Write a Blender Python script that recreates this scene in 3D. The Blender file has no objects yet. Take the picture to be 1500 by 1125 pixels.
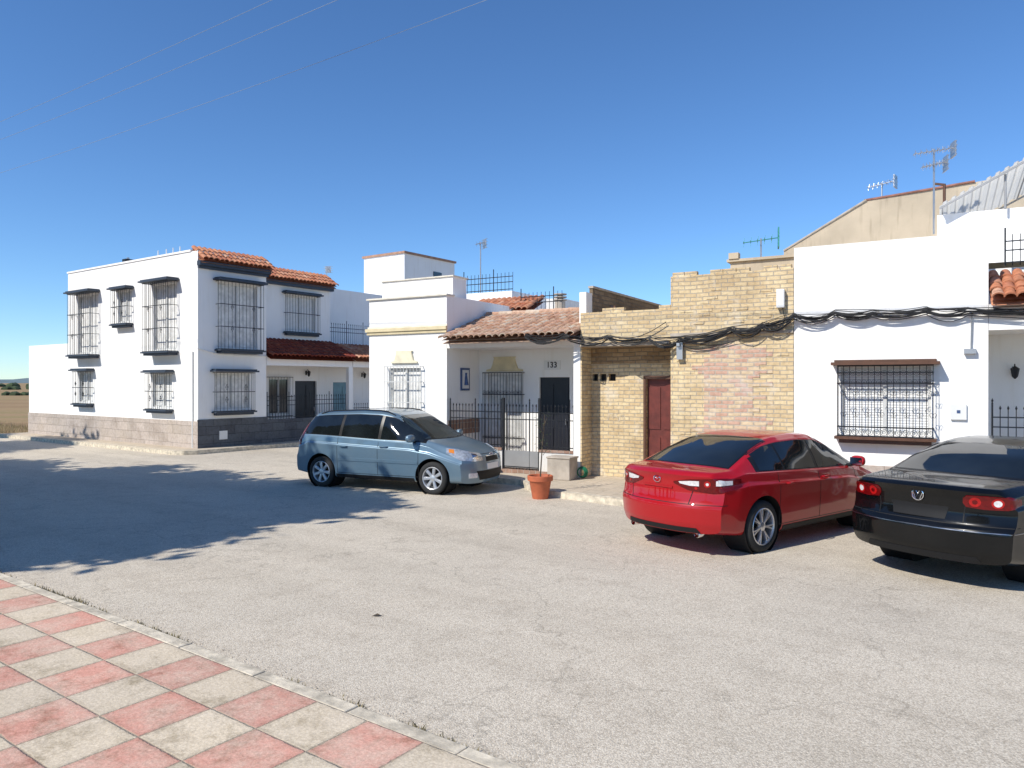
import bpy, math, random, bmesh
from mathutils import Vector, Matrix
from mathutils.bvhtree import BVHTree
random.seed(7)
rad=math.radians
SC=bpy.context.scene
COL=SC.collection

# ---------------------------------------------------------------- materials
class N:
    def __init__(s,name):
        s.m=bpy.data.materials.new(name); s.m.use_nodes=True
        s.t=s.m.node_tree; s.b=s.t.nodes['Principled BSDF']
        s.tc=s.t.nodes.new('ShaderNodeTexCoord')
    def n(s,ty,**k):
        x=s.t.nodes.new('ShaderNode'+ty)
        for a,v in k.items(): setattr(x,a,v)
        return x
    def l(s,a,b): s.t.links.new(a,b)
    def noise(s,scale,detail=4,vec=None,rough=.55):
        x=s.n('TexNoise'); x.inputs['Scale'].default_value=scale; x.inputs['Detail'].default_value=detail
        x.inputs['Roughness'].default_value=rough
        s.l(vec if vec else s.tc.outputs['Object'],x.inputs['Vector']); return x.outputs['Fac']
    def ramp(s,fac,stops):
        r=s.n('ValToRGB'); e=r.color_ramp.elements
        while len(e)<len(stops): e.new(.5)
        for i,(p,c) in enumerate(stops):
            e[i].position=p; e[i].color=(c[0],c[1],c[2],1) if hasattr(c,'__len__') else (c,c,c,1)
        s.l(fac,r.inputs['Fac']); return r.outputs['Color']
    def mix(s,fac,a,b,mode='MIX'):
        x=s.n('Mix'); x.data_type='RGBA'; x.blend_type=mode
        for v,i in ((fac,0),(a,6),(b,7)):
            if hasattr(v,'links'): s.l(v,x.inputs[i])
            elif i==0: x.inputs[0].default_value=v
            else: x.inputs[i].default_value=(v[0],v[1],v[2],1)
        return x.outputs[2]
    def math(s,op,a,b=0.0):
        x=s.n('Math',operation=op)
        for v,i in ((a,0),(b,1)):
            if hasattr(v,'links'): s.l(v,x.inputs[i])
            else: x.inputs[i].default_value=v
        return x.outputs[0]
    def col(s,c):
        if hasattr(c,'links'): s.l(c,s.b.inputs['Base Color'])
        else: s.b.inputs['Base Color'].default_value=(c[0],c[1],c[2],1)
    def bump(s,h,st=.3,dist=.01):
        x=s.n('Bump'); x.inputs['Strength'].default_value=st; x.inputs['Distance'].default_value=dist
        s.l(h,x.inputs['Height']); s.l(x.outputs[0],s.b.inputs['Normal'])
    def p(s,rough=.8,metal=0,coat=0,spec=.5):
        s.b.inputs['Roughness'].default_value=rough; s.b.inputs['Metallic'].default_value=metal
        s.b.inputs['Coat Weight'].default_value=coat; s.b.inputs['Coat Roughness'].default_value=.03
        s.b.inputs['Specular IOR Level'].default_value=spec
        return s.m

def simple(name,c,rough=.7,metal=0,coat=0,var=.18,scale=4,bump=0,bscale=60,spec=.5):
    k=N(name)
    if var:
        f=k.noise(scale,5)
        k.col(k.ramp(f,[(.3,[x*(1-var) for x in c]),(.7,[min(1,x*(1+var*.4)) for x in c])]))
    else: k.col(c)
    if bump: k.bump(k.noise(bscale,4),bump,.01)
    return k.p(rough,metal,coat,spec)

def plaster(name,c,dirt=.08):
    k=N(name)
    big=k.noise(.9,6)
    sx=k.n('Mapping'); sx.inputs['Scale'].default_value=(6,6,.6); k.l(k.tc.outputs['Object'],sx.inputs[0])
    st=k.noise(1.6,6,sx.outputs[0])
    a=k.ramp(big,[(.25,[x*(1-dirt) for x in c]),(.6,c)])
    b=k.ramp(st,[(.30,[x*(1-dirt*1.2) for x in (1,.98,.95)]),(.46,[1,1,1])])
    m=k.mix(.6,a,b,'MULTIPLY')
    sp=k.n('SeparateXYZ'); k.l(k.tc.outputs['Object'],sp.inputs[0])
    z=k.math('ADD',sp.outputs[2],k.math('MULTIPLY',k.noise(3,5),.7))
    low=k.ramp(k.math('MULTIPLY',z,.6),[(.2,(.78,.74,.68)),(.5,(1,1,1))])
    k.col(k.mix(.8,m,low,'MULTIPLY'))
    k.bump(k.math('ADD',k.noise(45,5),k.math('MULTIPLY',k.noise(2.5,3),2.5)),.22,.008)
    return k.p(.85,spec=.25)

def bricks(name,c1,c2,mort,bw=.26,rh=.088,sw=False,ms=.008,paintpatch=None,dark=.62,third=None):
    k=N(name)
    sp=k.n('SeparateXYZ'); k.l(k.tc.outputs['Object'],sp.inputs[0])
    cb=k.n('CombineXYZ')
    if sw: k.l(sp.outputs[1],cb.inputs[0])
    else: k.l(k.math('ADD',sp.outputs[0],sp.outputs[1]),cb.inputs[0])
    k.l(sp.outputs[2],cb.inputs[1])
    wob=k.n('TexNoise'); wob.inputs['Scale'].default_value=2.6; k.l(cb.outputs[0],wob.inputs['Vector'])
    mx=k.n('VectorMath',operation='SCALE'); mx.inputs['Scale'].default_value=.045; k.l(wob.outputs['Color'],mx.inputs[0])
    wo2=k.n('TexNoise'); wo2.inputs['Scale'].default_value=22; k.l(cb.outputs[0],wo2.inputs['Vector'])
    mx2=k.n('VectorMath',operation='SCALE'); mx2.inputs['Scale'].default_value=.012; k.l(wo2.outputs['Color'],mx2.inputs[0])
    ad=k.n('VectorMath',operation='ADD'); k.l(cb.outputs[0],ad.inputs[0]); k.l(mx.outputs[0],ad.inputs[1])
    ad2=k.n('VectorMath',operation='ADD'); k.l(ad.outputs[0],ad2.inputs[0]); k.l(mx2.outputs[0],ad2.inputs[1])
    br=k.n('TexBrick'); k.l(ad2.outputs[0],br.inputs['Vector'])
    br.inputs['Color1'].default_value=(*c1,1); br.inputs['Color2'].default_value=(*c2,1); br.inputs['Mortar'].default_value=(*mort,1)
    br.inputs['Scale'].default_value=1; br.inputs['Mortar Size'].default_value=ms; br.inputs['Mortar Smooth'].default_value=.2
    br.inputs['Bias'].default_value=-.1; br.inputs['Brick Width'].default_value=bw; br.inputs['Row Height'].default_value=rh
    c=br.outputs['Color']
    if third:
        b2=k.n('TexBrick'); k.l(ad2.outputs[0],b2.inputs['Vector'])
        b2.inputs['Color1'].default_value=(0,0,0,1); b2.inputs['Color2'].default_value=(1,1,1,1); b2.inputs['Mortar'].default_value=(0,0,0,1)
        b2.inputs['Scale'].default_value=1; b2.inputs['Mortar Size'].default_value=ms; b2.inputs['Brick Width'].default_value=bw; b2.inputs['Row Height'].default_value=rh; b2.inputs['Bias'].default_value=.0
        t=k.ramp(b2.outputs['Color'],[(.50,0.0),(.60,.85)])
        c=k.mix(t,c,third)
    g=k.ramp(k.noise(1.1,5),[(.3,(dark,dark*.95,dark*.90)),(.5,(1,1,1)),(.75,(1.0,.98,.93))])
    g2=k.ramp(k.noise(14,5),[(.35,(.76,.73,.70)),(.6,(1,1,1))])
    c=k.mix(.75,c,g,'MULTIPLY'); c=k.mix(.7,c,g2,'MULTIPLY')
    if paintpatch:
        t=k.ramp(k.noise(1.7,7,rough=.65),[(.56,0.0),(.66,1.0)])
        c=k.mix(k.math('MULTIPLY',t,.45),c,paintpatch)
    k.col(c)
    h=k.math('ADD',k.math('MULTIPLY',br.outputs['Fac'],-1.0),k.math('MULTIPLY',k.noise(50,4),.35))
    k.bump(h,1.0,.016)
    return k.p(.92,spec=.2)

def asphalt():
    k=N('asphalt')
    v=k.n('TexVoronoi'); v.inputs['Scale'].default_value=90; k.l(k.tc.outputs['Object'],v.inputs['Vector'])
    v2=k.n('TexVoronoi'); v2.inputs['Scale'].default_value=220; k.l(k.tc.outputs['Object'],v2.inputs['Vector'])
    stone=k.ramp(v.outputs['Color'],[(.08,(.54,.47,.375)),(.45,(.69,.61,.50)),(.92,(.84,.76,.63))])
    st2=k.ramp(v2.outputs['Color'],[(.1,.80),(.6,1.0)])
    c=k.mix(.8,stone,st2,'MULTIPLY')
    edge=k.ramp(v.outputs['Distance'],[(.3,1.0),(.85,.64)])
    c=k.mix(.7,c,edge,'MULTIPLY')
    big=k.ramp(k.noise(.25,6),[(.3,(.85,.845,.84)),(.5,(.97,.965,.95)),(.7,(1,.985,.96))])
    c=k.mix(.9,c,big,'MULTIPLY')
    med=k.ramp(k.noise(2.6,7,rough=.72),[(.33,(.79,.775,.76)),(.5,(1,1,1))])
    c=k.mix(.6,c,med,'MULTIPLY')
    mp=k.n('Mapping'); mp.inputs['Scale'].default_value=(.12,1.0,1); k.l(k.tc.outputs['Object'],mp.inputs[0])
    tr=k.ramp(k.noise(1.1,4,mp.outputs[0]),[(.35,(.84,.835,.83)),(.55,(1,1,1))])
    c=k.mix(.6,c,tr,'MULTIPLY')
    cr=k.n('TexVoronoi',feature='DISTANCE_TO_EDGE'); cr.inputs['Scale'].default_value=.30
    w=k.n('TexNoise'); w.inputs['Scale'].default_value=1.5; w.inputs['Detail'].default_value=6; k.l(k.tc.outputs['Object'],w.inputs['Vector'])
    a=k.n('VectorMath',operation='SCALE'); a.inputs['Scale'].default_value=1.3; k.l(w.outputs['Color'],a.inputs[0])
    b=k.n('VectorMath',operation='ADD'); k.l(k.tc.outputs['Object'],b.inputs[0]); k.l(a.outputs[0],b.inputs[1]); k.l(b.outputs[0],cr.inputs['Vector'])
    crk=k.ramp(cr.outputs['Distance'],[(.0,.5),(.005,1.0)])
    c=k.mix(.45,c,crk,'MULTIPLY')
    ol=k.ramp(k.noise(1.05,3),[(.70,(1,1,1)),(.78,(.72,.70,.68))])
    c=k.mix(.7,c,ol,'MULTIPLY')
    k.col(c)
    k.bump(k.math('MULTIPLY',v.outputs['Distance'],-1.0),.55,.0065)
    return k.p(.9,spec=.12)

def paving(name,T,ca,cb_,check=True,mort=(.13,.12,.1)):
    k=N(name)
    ob=k.tc.outputs['Object']
    d=k.n('VectorMath',operation='SCALE'); d.inputs['Scale'].default_value=1/T; k.l(ob,d.inputs[0])
    fl=k.n('VectorMath',operation='FLOOR'); k.l(d.outputs[0],fl.inputs[0])
    sp=k.n('SeparateXYZ'); k.l(fl.outputs[0],sp.inputs[0])
    cmb=k.n('CombineXYZ'); k.l(sp.outputs[0],cmb.inputs[0]); k.l(sp.outputs[1],cmb.inputs[1])
    par=k.math('PINGPONG',k.math('ADD',sp.outputs[0],sp.outputs[1]),1.0)
    wn=k.n('TexWhiteNoise'); k.l(cmb.outputs[0],wn.inputs[0])
    c=k.mix(par,ca,cb_) if check else k.mix(wn.outputs[0],ca,cb_)
    tv=k.ramp(wn.outputs[0],[(0,(.84,.83,.81)),(1,(1.06,1.04,1.0))])
    c=k.mix(.9,c,tv,'MULTIPLY')
    f2=k.n('VectorMath',operation='FRACTION'); k.l(d.outputs[0],f2.inputs[0])
    s2=k.n('SeparateXYZ'); k.l(f2.outputs[0],s2.inputs[0])
    edge=lambda o: k.math('SUBTRACT',.5,k.math('ABSOLUTE',k.math('SUBTRACT',o,.5)))
    e0=k.math('MINIMUM',edge(s2.outputs[0]),edge(s2.outputs[1]))
    e=k.math('ADD',e0,k.math('MULTIPLY',k.math('SUBTRACT',k.noise(16,6,rough=.7),.5),.08))
    jt=k.ramp(e,[(.0,0.0),(.022,1.0)])
    wear=k.ramp(k.noise(3.1,9,rough=.8),[(.37,(.56,.53,.47)),(.48,(.93,.92,.90)),(.68,(1.06,1.05,1.04))])
    c=k.mix(.9 if check else .5,c,wear,'MULTIPLY')
    if check:
        pale=k.ramp(k.noise(2.6,8,rough=.78),[(.40,0.0),(.60,1.0)])
        c=k.mix(k.math('MULTIPLY',pale,.48),c,(.74,.64,.51))
        rim=k.ramp(e0,[(.05,.88),(.09,1.0)]); c=k.mix(.8,c,rim,'MULTIPLY')
        sub=k.n('TexVoronoi'); sub.inputs['Scale'].default_value=40; k.l(ob,sub.inputs['Vector'])
        c=k.mix(.5,c,k.ramp(sub.outputs['Distance'],[(.2,(1.05,1.05,1.05)),(.75,(.76,.75,.73))]),'MULTIPLY')
    fine=k.ramp(k.noise(85,4,rough=.7),[(.3,(.76,.74,.72)),(.6,(1.04,1.04,1.04))])
    c=k.mix(.85,c,fine,'MULTIPLY')
    c=k.mix(jt,mort,c)
    k.col(c)
    h=k.math('ADD',k.math('MULTIPLY',jt,1.0),k.math('MULTIPLY',k.noise(38,5),.7))
    k.bump(h,.8,.007)
    return k.p(.9,spec=.12)

def tiles_mat(name,cols):
    k=N(name)
    g=k.n('NewGeometry')
    c=k.ramp(g.outputs['Random Per Island'],[(i/(len(cols)-1),x) for i,x in enumerate(cols)])
    w=k.ramp(k.noise(9,6,rough=.7),[(.35,(.5,.47,.44)),(.6,(1,1,1))])
    k.col(k.mix(.7,c,w,'MULTIPLY')); k.bump(k.noise(60,4),.3,.005)
    return k.p(.88,spec=.25)

def paint(name,c,metal=.35,dust=.12,coat=1.0,spec=.5,rough=.32):
    k=N(name)
    d=k.ramp(k.noise(2.3,6),[(.35,0.0),(.75,1.0)])
    k.col(k.mix(k.math('MULTIPLY',d,dust),c,(.30,.27,.23)))
    k.p(rough,metal,coat,spec); k.b.inputs['Coat Roughness'].default_value=.02
    return k.m

M={}
M['white']=plaster('white_plaster',(.90,.885,.855),.055)
M['white2']=plaster('aged_white_plaster',(.78,.76,.72),.2)
M['beige']=plaster('beige_render',(.54,.45,.33),.25)
M['yellow']=simple('ochre_paint',(.72,.61,.38),.8,bump=.2)
M['yellow_pale']=simple('pale_yellow_paint',(.82,.75,.55),.8,bump=.2)
M['cream']=simple('cream_paint',(.78,.73,.62),.8,bump=.2)
M['brick']=bricks('yellow_brick',(.77,.62,.38),(.63,.47,.27),(.50,.43,.33),paintpatch=(.74,.67,.56),ms=.009,dark=.70,bw=.24,rh=.08)
M['brick_shade']=bricks('shade_toned_brick',(.44,.31,.18),(.30,.20,.11),(.25,.21,.16))  # yellow brick darkened to paint the shade at the recess top
M['brick_pink']=bricks('pink_brick',(.64,.41,.31),(.54,.33,.24),(.54,.47,.39),third=(.74,.59,.39),dark=.80,ms=.011,bw=.24,rh=.08,paintpatch=(.72,.64,.56))
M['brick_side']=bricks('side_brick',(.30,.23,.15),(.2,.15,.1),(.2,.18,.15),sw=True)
M['granite']=bricks('granite_cladding',(.52,.45,.40),(.44,.38,.33),(.35,.30,.26),bw=.55,rh=.28,ms=.004)
M['dado']=bricks('slate_cladding',(.13,.14,.155),(.10,.105,.12),(.06,.06,.065),bw=.5,rh=.27,ms=.004)
M['dado_brown']=bricks('glazed_dado',(.40,.27,.21),(.30,.17,.12),(.5,.46,.4),bw=.15,rh=.15,ms=.007)
M['asphalt']=asphalt()
M['paving']=paving('checker_paving',.47,(.76,.40,.325),(.76,.66,.52),mort=(.38,.31,.23))
M['walk']=paving('beige_walk',.3,(.64,.56,.45),(.58,.50,.40),False,(.36,.30,.23))
M['kerb']=simple('kerb_stone',(.66,.58,.45),.9,var=.45,scale=9,bump=.6,bscale=30)
M['iron']=simple('black_iron',(.018,.02,.024),.45,.3,var=.2)
M['iron_white']=simple('white_iron',(.62,.62,.60),.5,var=.1)
M['navy']=simple('navy_paint',(.035,.05,.075),.55,var=.2)
M['brownwood']=simple('brown_paint',(.12,.055,.03),.5,var=.3,scale=10)
M['reddoor']=simple('maroon_door',(.14,.028,.020),.45,var=.3,scale=8)
M['darkdoor']=simple('dark_door',(.014,.016,.024),.4,var=.2)
M['bluedoor']=simple('pale_blue_door',(.16,.30,.36),.5)
M['pane']=simple('window_pane',(.03,.04,.05),.06,var=0,spec=.8)
def blind():
    k=N('roller_blind'); w=k.n('TexWave',bands_direction='Z'); w.inputs['Scale'].default_value=7
    k.l(k.tc.outputs['Object'],w.inputs['Vector'])
    k.col(k.ramp(w.outputs['Fac'],[(.0,(.48,.48,.47)),(.25,(.78,.78,.76)),(1,(.84,.84,.82))])); k.bump(w.outputs['Fac'],.4,.01); return k.p(.6)
M['blind']=blind()
M['curtain']=simple('curtain',(.80,.79,.76),.8,var=.25,scale=6)
M['tile']=tiles_mat('clay_tile',[(.54,.20,.10),(.64,.30,.17),(.46,.16,.09),(.70,.42,.28)])
M['tile_shade']=tiles_mat('shade_toned_tile',[(.26,.05,.03),(.34,.08,.04),(.2,.04,.03),(.4,.12,.06)])  # tile reds darkened so the lean-to roof carries painted shade
M['tile_old']=tiles_mat('weathered_tile',[(.56,.32,.22),(.66,.47,.34),(.46,.25,.16),(.66,.55,.43)])
M['tile_muted']=simple('faded_verge_tile',(.32,.15,.11),.85,var=.4,scale=5)
M['cap_brown']=simple('terracotta_coping',(.42,.24,.16),.85,var=.3,scale=5)
M['cable']=simple('black_cable',(.012,.012,.013),.6,var=0)
M['wire']=simple('aluminium_wire',(.30,.37,.46),.5,.1,var=0)
M['alu']=simple('aluminium',(.5,.5,.5),.4,.8,var=.1)
M['greymetal']=simple('grey_metal',(.34,.34,.34),.5,.3,var=.1)
M['concrete']=simple('concrete',(.46,.40,.33),.9,var=.3,bump=.4,bscale=30)
M['graffiti']=simple('faded_white_spray',(.70,.60,.45),.9,var=.5,scale=14)
M['terracotta']=simple('terracotta',(.50,.13,.055),.6,var=.2,scale=8,bump=.1)
M['soil']=simple('soil',(.05,.035,.02),.95,bump=.6)
M['bark']=simple('bark',(.10,.075,.05),.9,var=.4,scale=12,bump=.8,bscale=20)
M['leaf']=simple('foliage',(.05,.09,.025),.7,var=.4,scale=2)
M['dry']=simple('dry_weed',(.30,.25,.13),.9,var=.4,scale=9)
M['greenhose']=simple('green_hose',(.01,.16,.08),.4,var=.1)
M['signwhite']=simple('sign_white',(.75,.75,.73),.4,var=.05)
M['signblue']=simple('sign_blue',(.07,.12,.26),.4,var=.4,scale=25)
M['teal']=simple('teal_metal',(.05,.28,.25),.5,var=.1)
def sheet():
    k=N('awning_sheet')
    k.col(k.ramp(k.noise(1.5,5),[(.3,(.70,.69,.66)),(.7,(.82,.81,.78))])); k.p(.6)
    tr=k.n('BsdfTranslucent'); tr.inputs[0].default_value=(.80,.78,.72,1)
    mx=k.n('MixShader'); mx.inputs[0].default_value=.5
    out=k.t.nodes['Material Output']; k.l(k.b.outputs[0],mx.inputs[1]); k.l(tr.outputs[0],mx.inputs[2]); k.l(mx.outputs[0],out.inputs[0]); return k.m
M['poly']=sheet()
M['tyre']=simple('tyre_rubber',(.022,.022,.022),.85,var=.3,scale=12,bump=.2)
M['rim']=simple('alloy',(.62,.62,.64),.28,.85,var=.05)
M['hub']=simple('hubcap_silver',(.55,.56,.58),.35,.6,var=.05)
M['black']=simple('black_plastic',(.012,.012,.013),.6,var=.1,spec=.25)
M['trimb']=simple('satin_black',(.01,.01,.011),.25,var=0,spec=.3)
M['chrome']=simple('chrome',(.75,.75,.77),.12,1,var=0)
M['dullchrome']=simple('dull_chrome',(.30,.30,.32),.3,1,var=0)
M['redpaint']=paint('red_car_paint',(.36,.002,.006),.0,.0,.85,.2,.45)
M['bluepaint']=paint('grey_blue_car_paint',(.135,.215,.28),.35,.12,.9)
M['blackpaint']=paint('black_car_paint',(.002,.0025,.0032),.0,.01,.5,.15,.25)
def glass(name,c):
    k=N(name); k.col(k.ramp(k.noise(2.2,3),[(.35,[x*.5 for x in c]),(.7,c)])); return k.p(.03,0,.2,.5)
M['cglass']=glass('tinted_car_glass',(.014,.018,.020))
M['cglass2']=glass('windscreen_glass',(.045,.06,.06))
M['lred']=simple('red_lens',(.13,.002,.003),.25,0,.3,var=.35,scale=30,spec=.3)
M['lred2']=simple('bright_red_lens',(.42,.008,.008),.25,0,.3,var=.3,scale=40,spec=.3)
M['lclear']=simple('clear_lens',(.76,.74,.73),.2,.1,.4,var=.25,scale=35)
M['lhead']=simple('headlamp_lens',(.62,.64,.65),.08,.5,1,var=.4,scale=18)
M['lorange']=simple('amber_lens',(.7,.22,.02),.15,0,1,var=.1)
M['fblue']=simple('emblem_blue',(.01,.03,.2),.25,0,1,var=0)
def field():
    k=N('field_soil')
    mp=k.n('Mapping'); mp.inputs['Scale'].default_value=(.01,.05,1); mp.inputs['Rotation'].default_value=(0,0,.25); k.l(k.tc.outputs['Object'],mp.inputs[0])
    f=k.noise(3,6,mp.outputs[0])
    a=k.ramp(f,[(.3,(.28,.185,.10)),(.5,(.40,.27,.15)),(.62,(.32,.25,.12)),(.8,(.44,.33,.18))])
    b=k.ramp(k.noise(3,6),[(.3,(.7,.7,.68)),(.7,(1,1,1))])
    k.col(k.mix(.8,a,b,'MULTIPLY')); k.bump(k.noise(6,6),.5,.05); return k.p(.95,spec=.1)
M['field']=field()
M['hill']=simple('haze_tinted_hill',(.14,.19,.20),.95,var=.4,scale=.01)  # green-blue with distance haze mixed into the colour
M['hedge']=simple('distant_scrub',(.05,.075,.03),.95,var=.5,scale=.3)

# ---------------------------------------------------------------- mesh builder
class MB:
    def __init__(s): s.v=[]; s.f=[]; s.m=[]
    def add(s,vs,fs,mi=0):
        o=len(s.v); s.v+=[tuple(v) for v in vs]; s.f+=[tuple(i+o for i in f) for f in fs]; s.m+=[mi]*len(fs)
    def box(s,x0,x1,y0,y1,z0,z1,mi=0,skip=''):
        vs=[(x0,y0,z0),(x1,y0,z0),(x1,y1,z0),(x0,y1,z0),(x0,y0,z1),(x1,y0,z1),(x1,y1,z1),(x0,y1,z1)]
        F={'b':(0,3,2,1),'t':(4,5,6,7),'f':(0,1,5,4),'k':(2,3,7,6),'l':(3,0,4,7),'r':(1,2,6,5)}
        s.add(vs,[F[k] for k in F if k not in skip],mi)
    def tube(s,pts,r,n=6,mi=0,cap=True):
        pts=[Vector(p) for p in pts]; vs=[]; fs=[]
        rr=r if hasattr(r,'__len__') else [r]*len(pts)
        up=None
        for i,p in enumerate(pts):
            if i==0: d=pts[1]-p
            elif i==len(pts)-1: d=p-pts[i-1]
            else: d=pts[i+1]-pts[i-1]
            if d.length<1e-9: d=Vector((0,0,1))
            d.normalize()
            if up is None or abs(up.dot(d))>.98: up=Vector((0,0,1)) if abs(d.z)<.9 else Vector((1,0,0))
            a=d.cross(up).normalized(); b=a.cross(d).normalized(); up=b
            for k in range(n):
                t=2*math.pi*(k+.5)/n
                vs.append(p+a*math.cos(t)*rr[i]+b*math.sin(t)*rr[i])
        for i in range(len(pts)-1):
            for k in range(n):
                fs.append((i*n+k,i*n+(k+1)%n,(i+1)*n+(k+1)%n,(i+1)*n+k))
        if cap:
            fs.append(tuple(range(n-1,-1,-1))); fs.append(tuple((len(pts)-1)*n+k for k in range(n)))
        s.add(vs,fs,mi)
    def ring(s,cx,y,cz,r,t=.006,n=12,mi=0,rz=None):
        rz=rz or r
        s.tube([(cx+r*math.cos(a),y,cz+rz*math.sin(a)) for a in [2*math.pi*k/n for k in range(n+1)]],t,4,mi,False)
    def facade(s,x0,x1,z0,z1,ops=(),mi=0,fm=lambda a,d,z:(a,d,z),rmi=None):
        xs=sorted({x0,x1,*[o[0] for o in ops],*[o[1] for o in ops]}); zs=sorted({z0,z1,*[o[2] for o in ops],*[o[3] for o in ops]})
        for i in range(len(xs)-1):
            for j in range(len(zs)-1):
                cx=(xs[i]+xs[i+1])/2; cz=(zs[j]+zs[j+1])/2
                if any(o[0]<cx<o[1] and o[2]<cz<o[3] for o in ops): continue
                s.add([fm(xs[i],0,zs[j]),fm(xs[i+1],0,zs[j]),fm(xs[i+1],0,zs[j+1]),fm(xs[i],0,zs[j+1])],[(0,1,2,3)],mi)
        for a,b,c,e,d in ops:
            q=[(a,c),(b,c),(b,e),(a,e)]
            for i in range(4):
                p,r=q[i],q[(i+1)%4]
                s.add([fm(p[0],0,p[1]),fm(p[0],d,p[1]),fm(r[0],d,r[1]),fm(r[0],0,r[1])],[(0,1,2,3)],mi if rmi is None else rmi)
    def lathe(s,prof,n=32,mi=0,axis='z'):
        vs=[];fs=[]
        for r,h in prof:
            for k in range(n):
                t=2*math.pi*k/n
                vs.append((r*math.cos(t),h,r*math.sin(t)) if axis=='y' else (r*math.cos(t),r*math.sin(t),h))
        for i in range(len(prof)-1):
            for k in range(n): fs.append((i*n+k,i*n+(k+1)%n,(i+1)*n+(k+1)%n,(i+1)*n+k))
        s.add(vs,fs,mi)
    def obj(s,name,parent=None,mats=(),smooth=False,loc=(0,0,0),rot=0,ang=35,bevel=0):
        me=bpy.data.meshes.new(name); me.from_pydata(s.v,[],s.f)
        for m in mats: me.materials.append(M[m] if isinstance(m,str) else m)
        me.polygons.foreach_set('material_index',s.m)
        me.update()
        if smooth:
            me.polygons.foreach_set('use_smooth',[True]*len(me.polygons))
            me.set_sharp_from_angle(angle=rad(ang))
        o=bpy.data.objects.new(name,me); COL.objects.link(o)
        o.location=loc; o.rotation_euler=(0,0,rot)
        if parent: o.parent=parent
        if bevel:
            b=o.modifiers.new('Bevel','BEVEL'); b.width=bevel; b.segments=2; b.limit_method='ANGLE'
        return o
def BX(name,parent,mat,*b,bevel=0):
    m=MB(); m.box(*b); return m.obj(name,parent,[mat],bevel=bevel)

def thing(name,label,cat,loc=(0,0,0),rot=0,group=None):
    e=bpy.data.objects.new(name,None); COL.objects.link(e); e.empty_display_size=.3
    e.location=loc; e.rotation_euler=(0,0,rot)
    e['label']=label; e['category']=cat
    if group: e['group']=group
    return e
def tag(o,label,cat,group=None,kind=None):
    o['label']=label; o['category']=cat
    if group: o['group']=group
    if kind: o['kind']=kind
    return o

def text(name,body,size,parent,mat,loc,rot=(math.pi/2,0,0),ext=.003):
    cu=bpy.data.curves.new(name,'FONT'); cu.body=body; cu.size=size; cu.extrude=ext; cu.align_x='CENTER'; cu.align_y='CENTER'; cu.offset=.003
    t=bpy.data.objects.new(name+'_tmp',cu); COL.objects.link(t)
    dg=bpy.context.evaluated_depsgraph_get(); me=bpy.data.meshes.new_from_object(t.evaluated_get(dg))
    bpy.data.objects.remove(t)
    me.materials.clear(); me.materials.append(M[mat])
    o=bpy.data.objects.new(name,me); COL.objects.link(o); o.parent=parent; o.location=loc; o.rotation_euler=rot
    return o

# ---------------------------------------------------------------- frames
A_M=rad(-30);  O_M=(1.45,15.7,0)
A_L=rad(54.74); O_L=(-9.64,22.7,0)
A_F=rad(144.1); O_F=(0.04,4.04,0)
def w2(frameO,ang,x,y,z=0):
    c,s=math.cos(ang),math.sin(ang)
    return (frameO[0]+x*c-y*s, frameO[1]+x*s+y*c, z)

# ---------------------------------------------------------------- building helpers
def tile_roof(x0,x1,ye,ze,yr,zr,pitch=.2,row=.36):
    m=MB()
    L=math.hypot(yr-ye,zr-ze); dy,dz=(yr-ye)/L,(zr-ze)/L; ny,nz=-dz,dy
    m.add([(x0,ye+.03,ze-.04),(x1,ye+.03,ze-.04),(x1,yr,zr-.03),(x0,yr,zr-.03)],[(0,1,2,3)])
    m.add([(x0,ye+.05,ze-.12),(x1,ye+.05,ze-.12),(x1,yr,zr-.12),(x0,yr,zr-.12)],[(3,2,1,0)])
    nc=max(1,round((x1-x0)/pitch)); nr=max(1,round(L/row)); pw=(x1-x0)/nc; rl=L/nr
    for i in range(nc):
        cx=x0+(i+.5)*pw
        for j in range(nr):
            jx=random.uniform(-.012,.012); jr=random.uniform(-.02,.02)
            vs=[]
            for e,(t,lift,rr) in enumerate(((j*rl-.06+jr,.03,.56),(j*rl+rl+.02,.0,.44))):
                for k in range(7):
                    a=math.pi*k/6
                    h=math.sin(a)*pw*.42+lift; xx=cx+jx-math.cos(a)*pw*rr
                    vs.append((xx,ye+dy*t+ny*h,ze+dz*t+nz*h))
            fs=[(k,k+1,k+8,k+7) for k in range(6)]
            o=len(vs)
            for k in range(7):
                a=math.pi*k/6; h=math.sin(a)*pw*.34+.02; xx=cx+jx-math.cos(a)*pw*.46; t=j*rl-.06+jr
                vs.append((xx,ye+dy*t+ny*h,ze+dz*t+nz*h))
            fs+=[(k+1,k,o+k,o+k+1) for k in range(6)]
            m.add(vs,fs)
    return m

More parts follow.
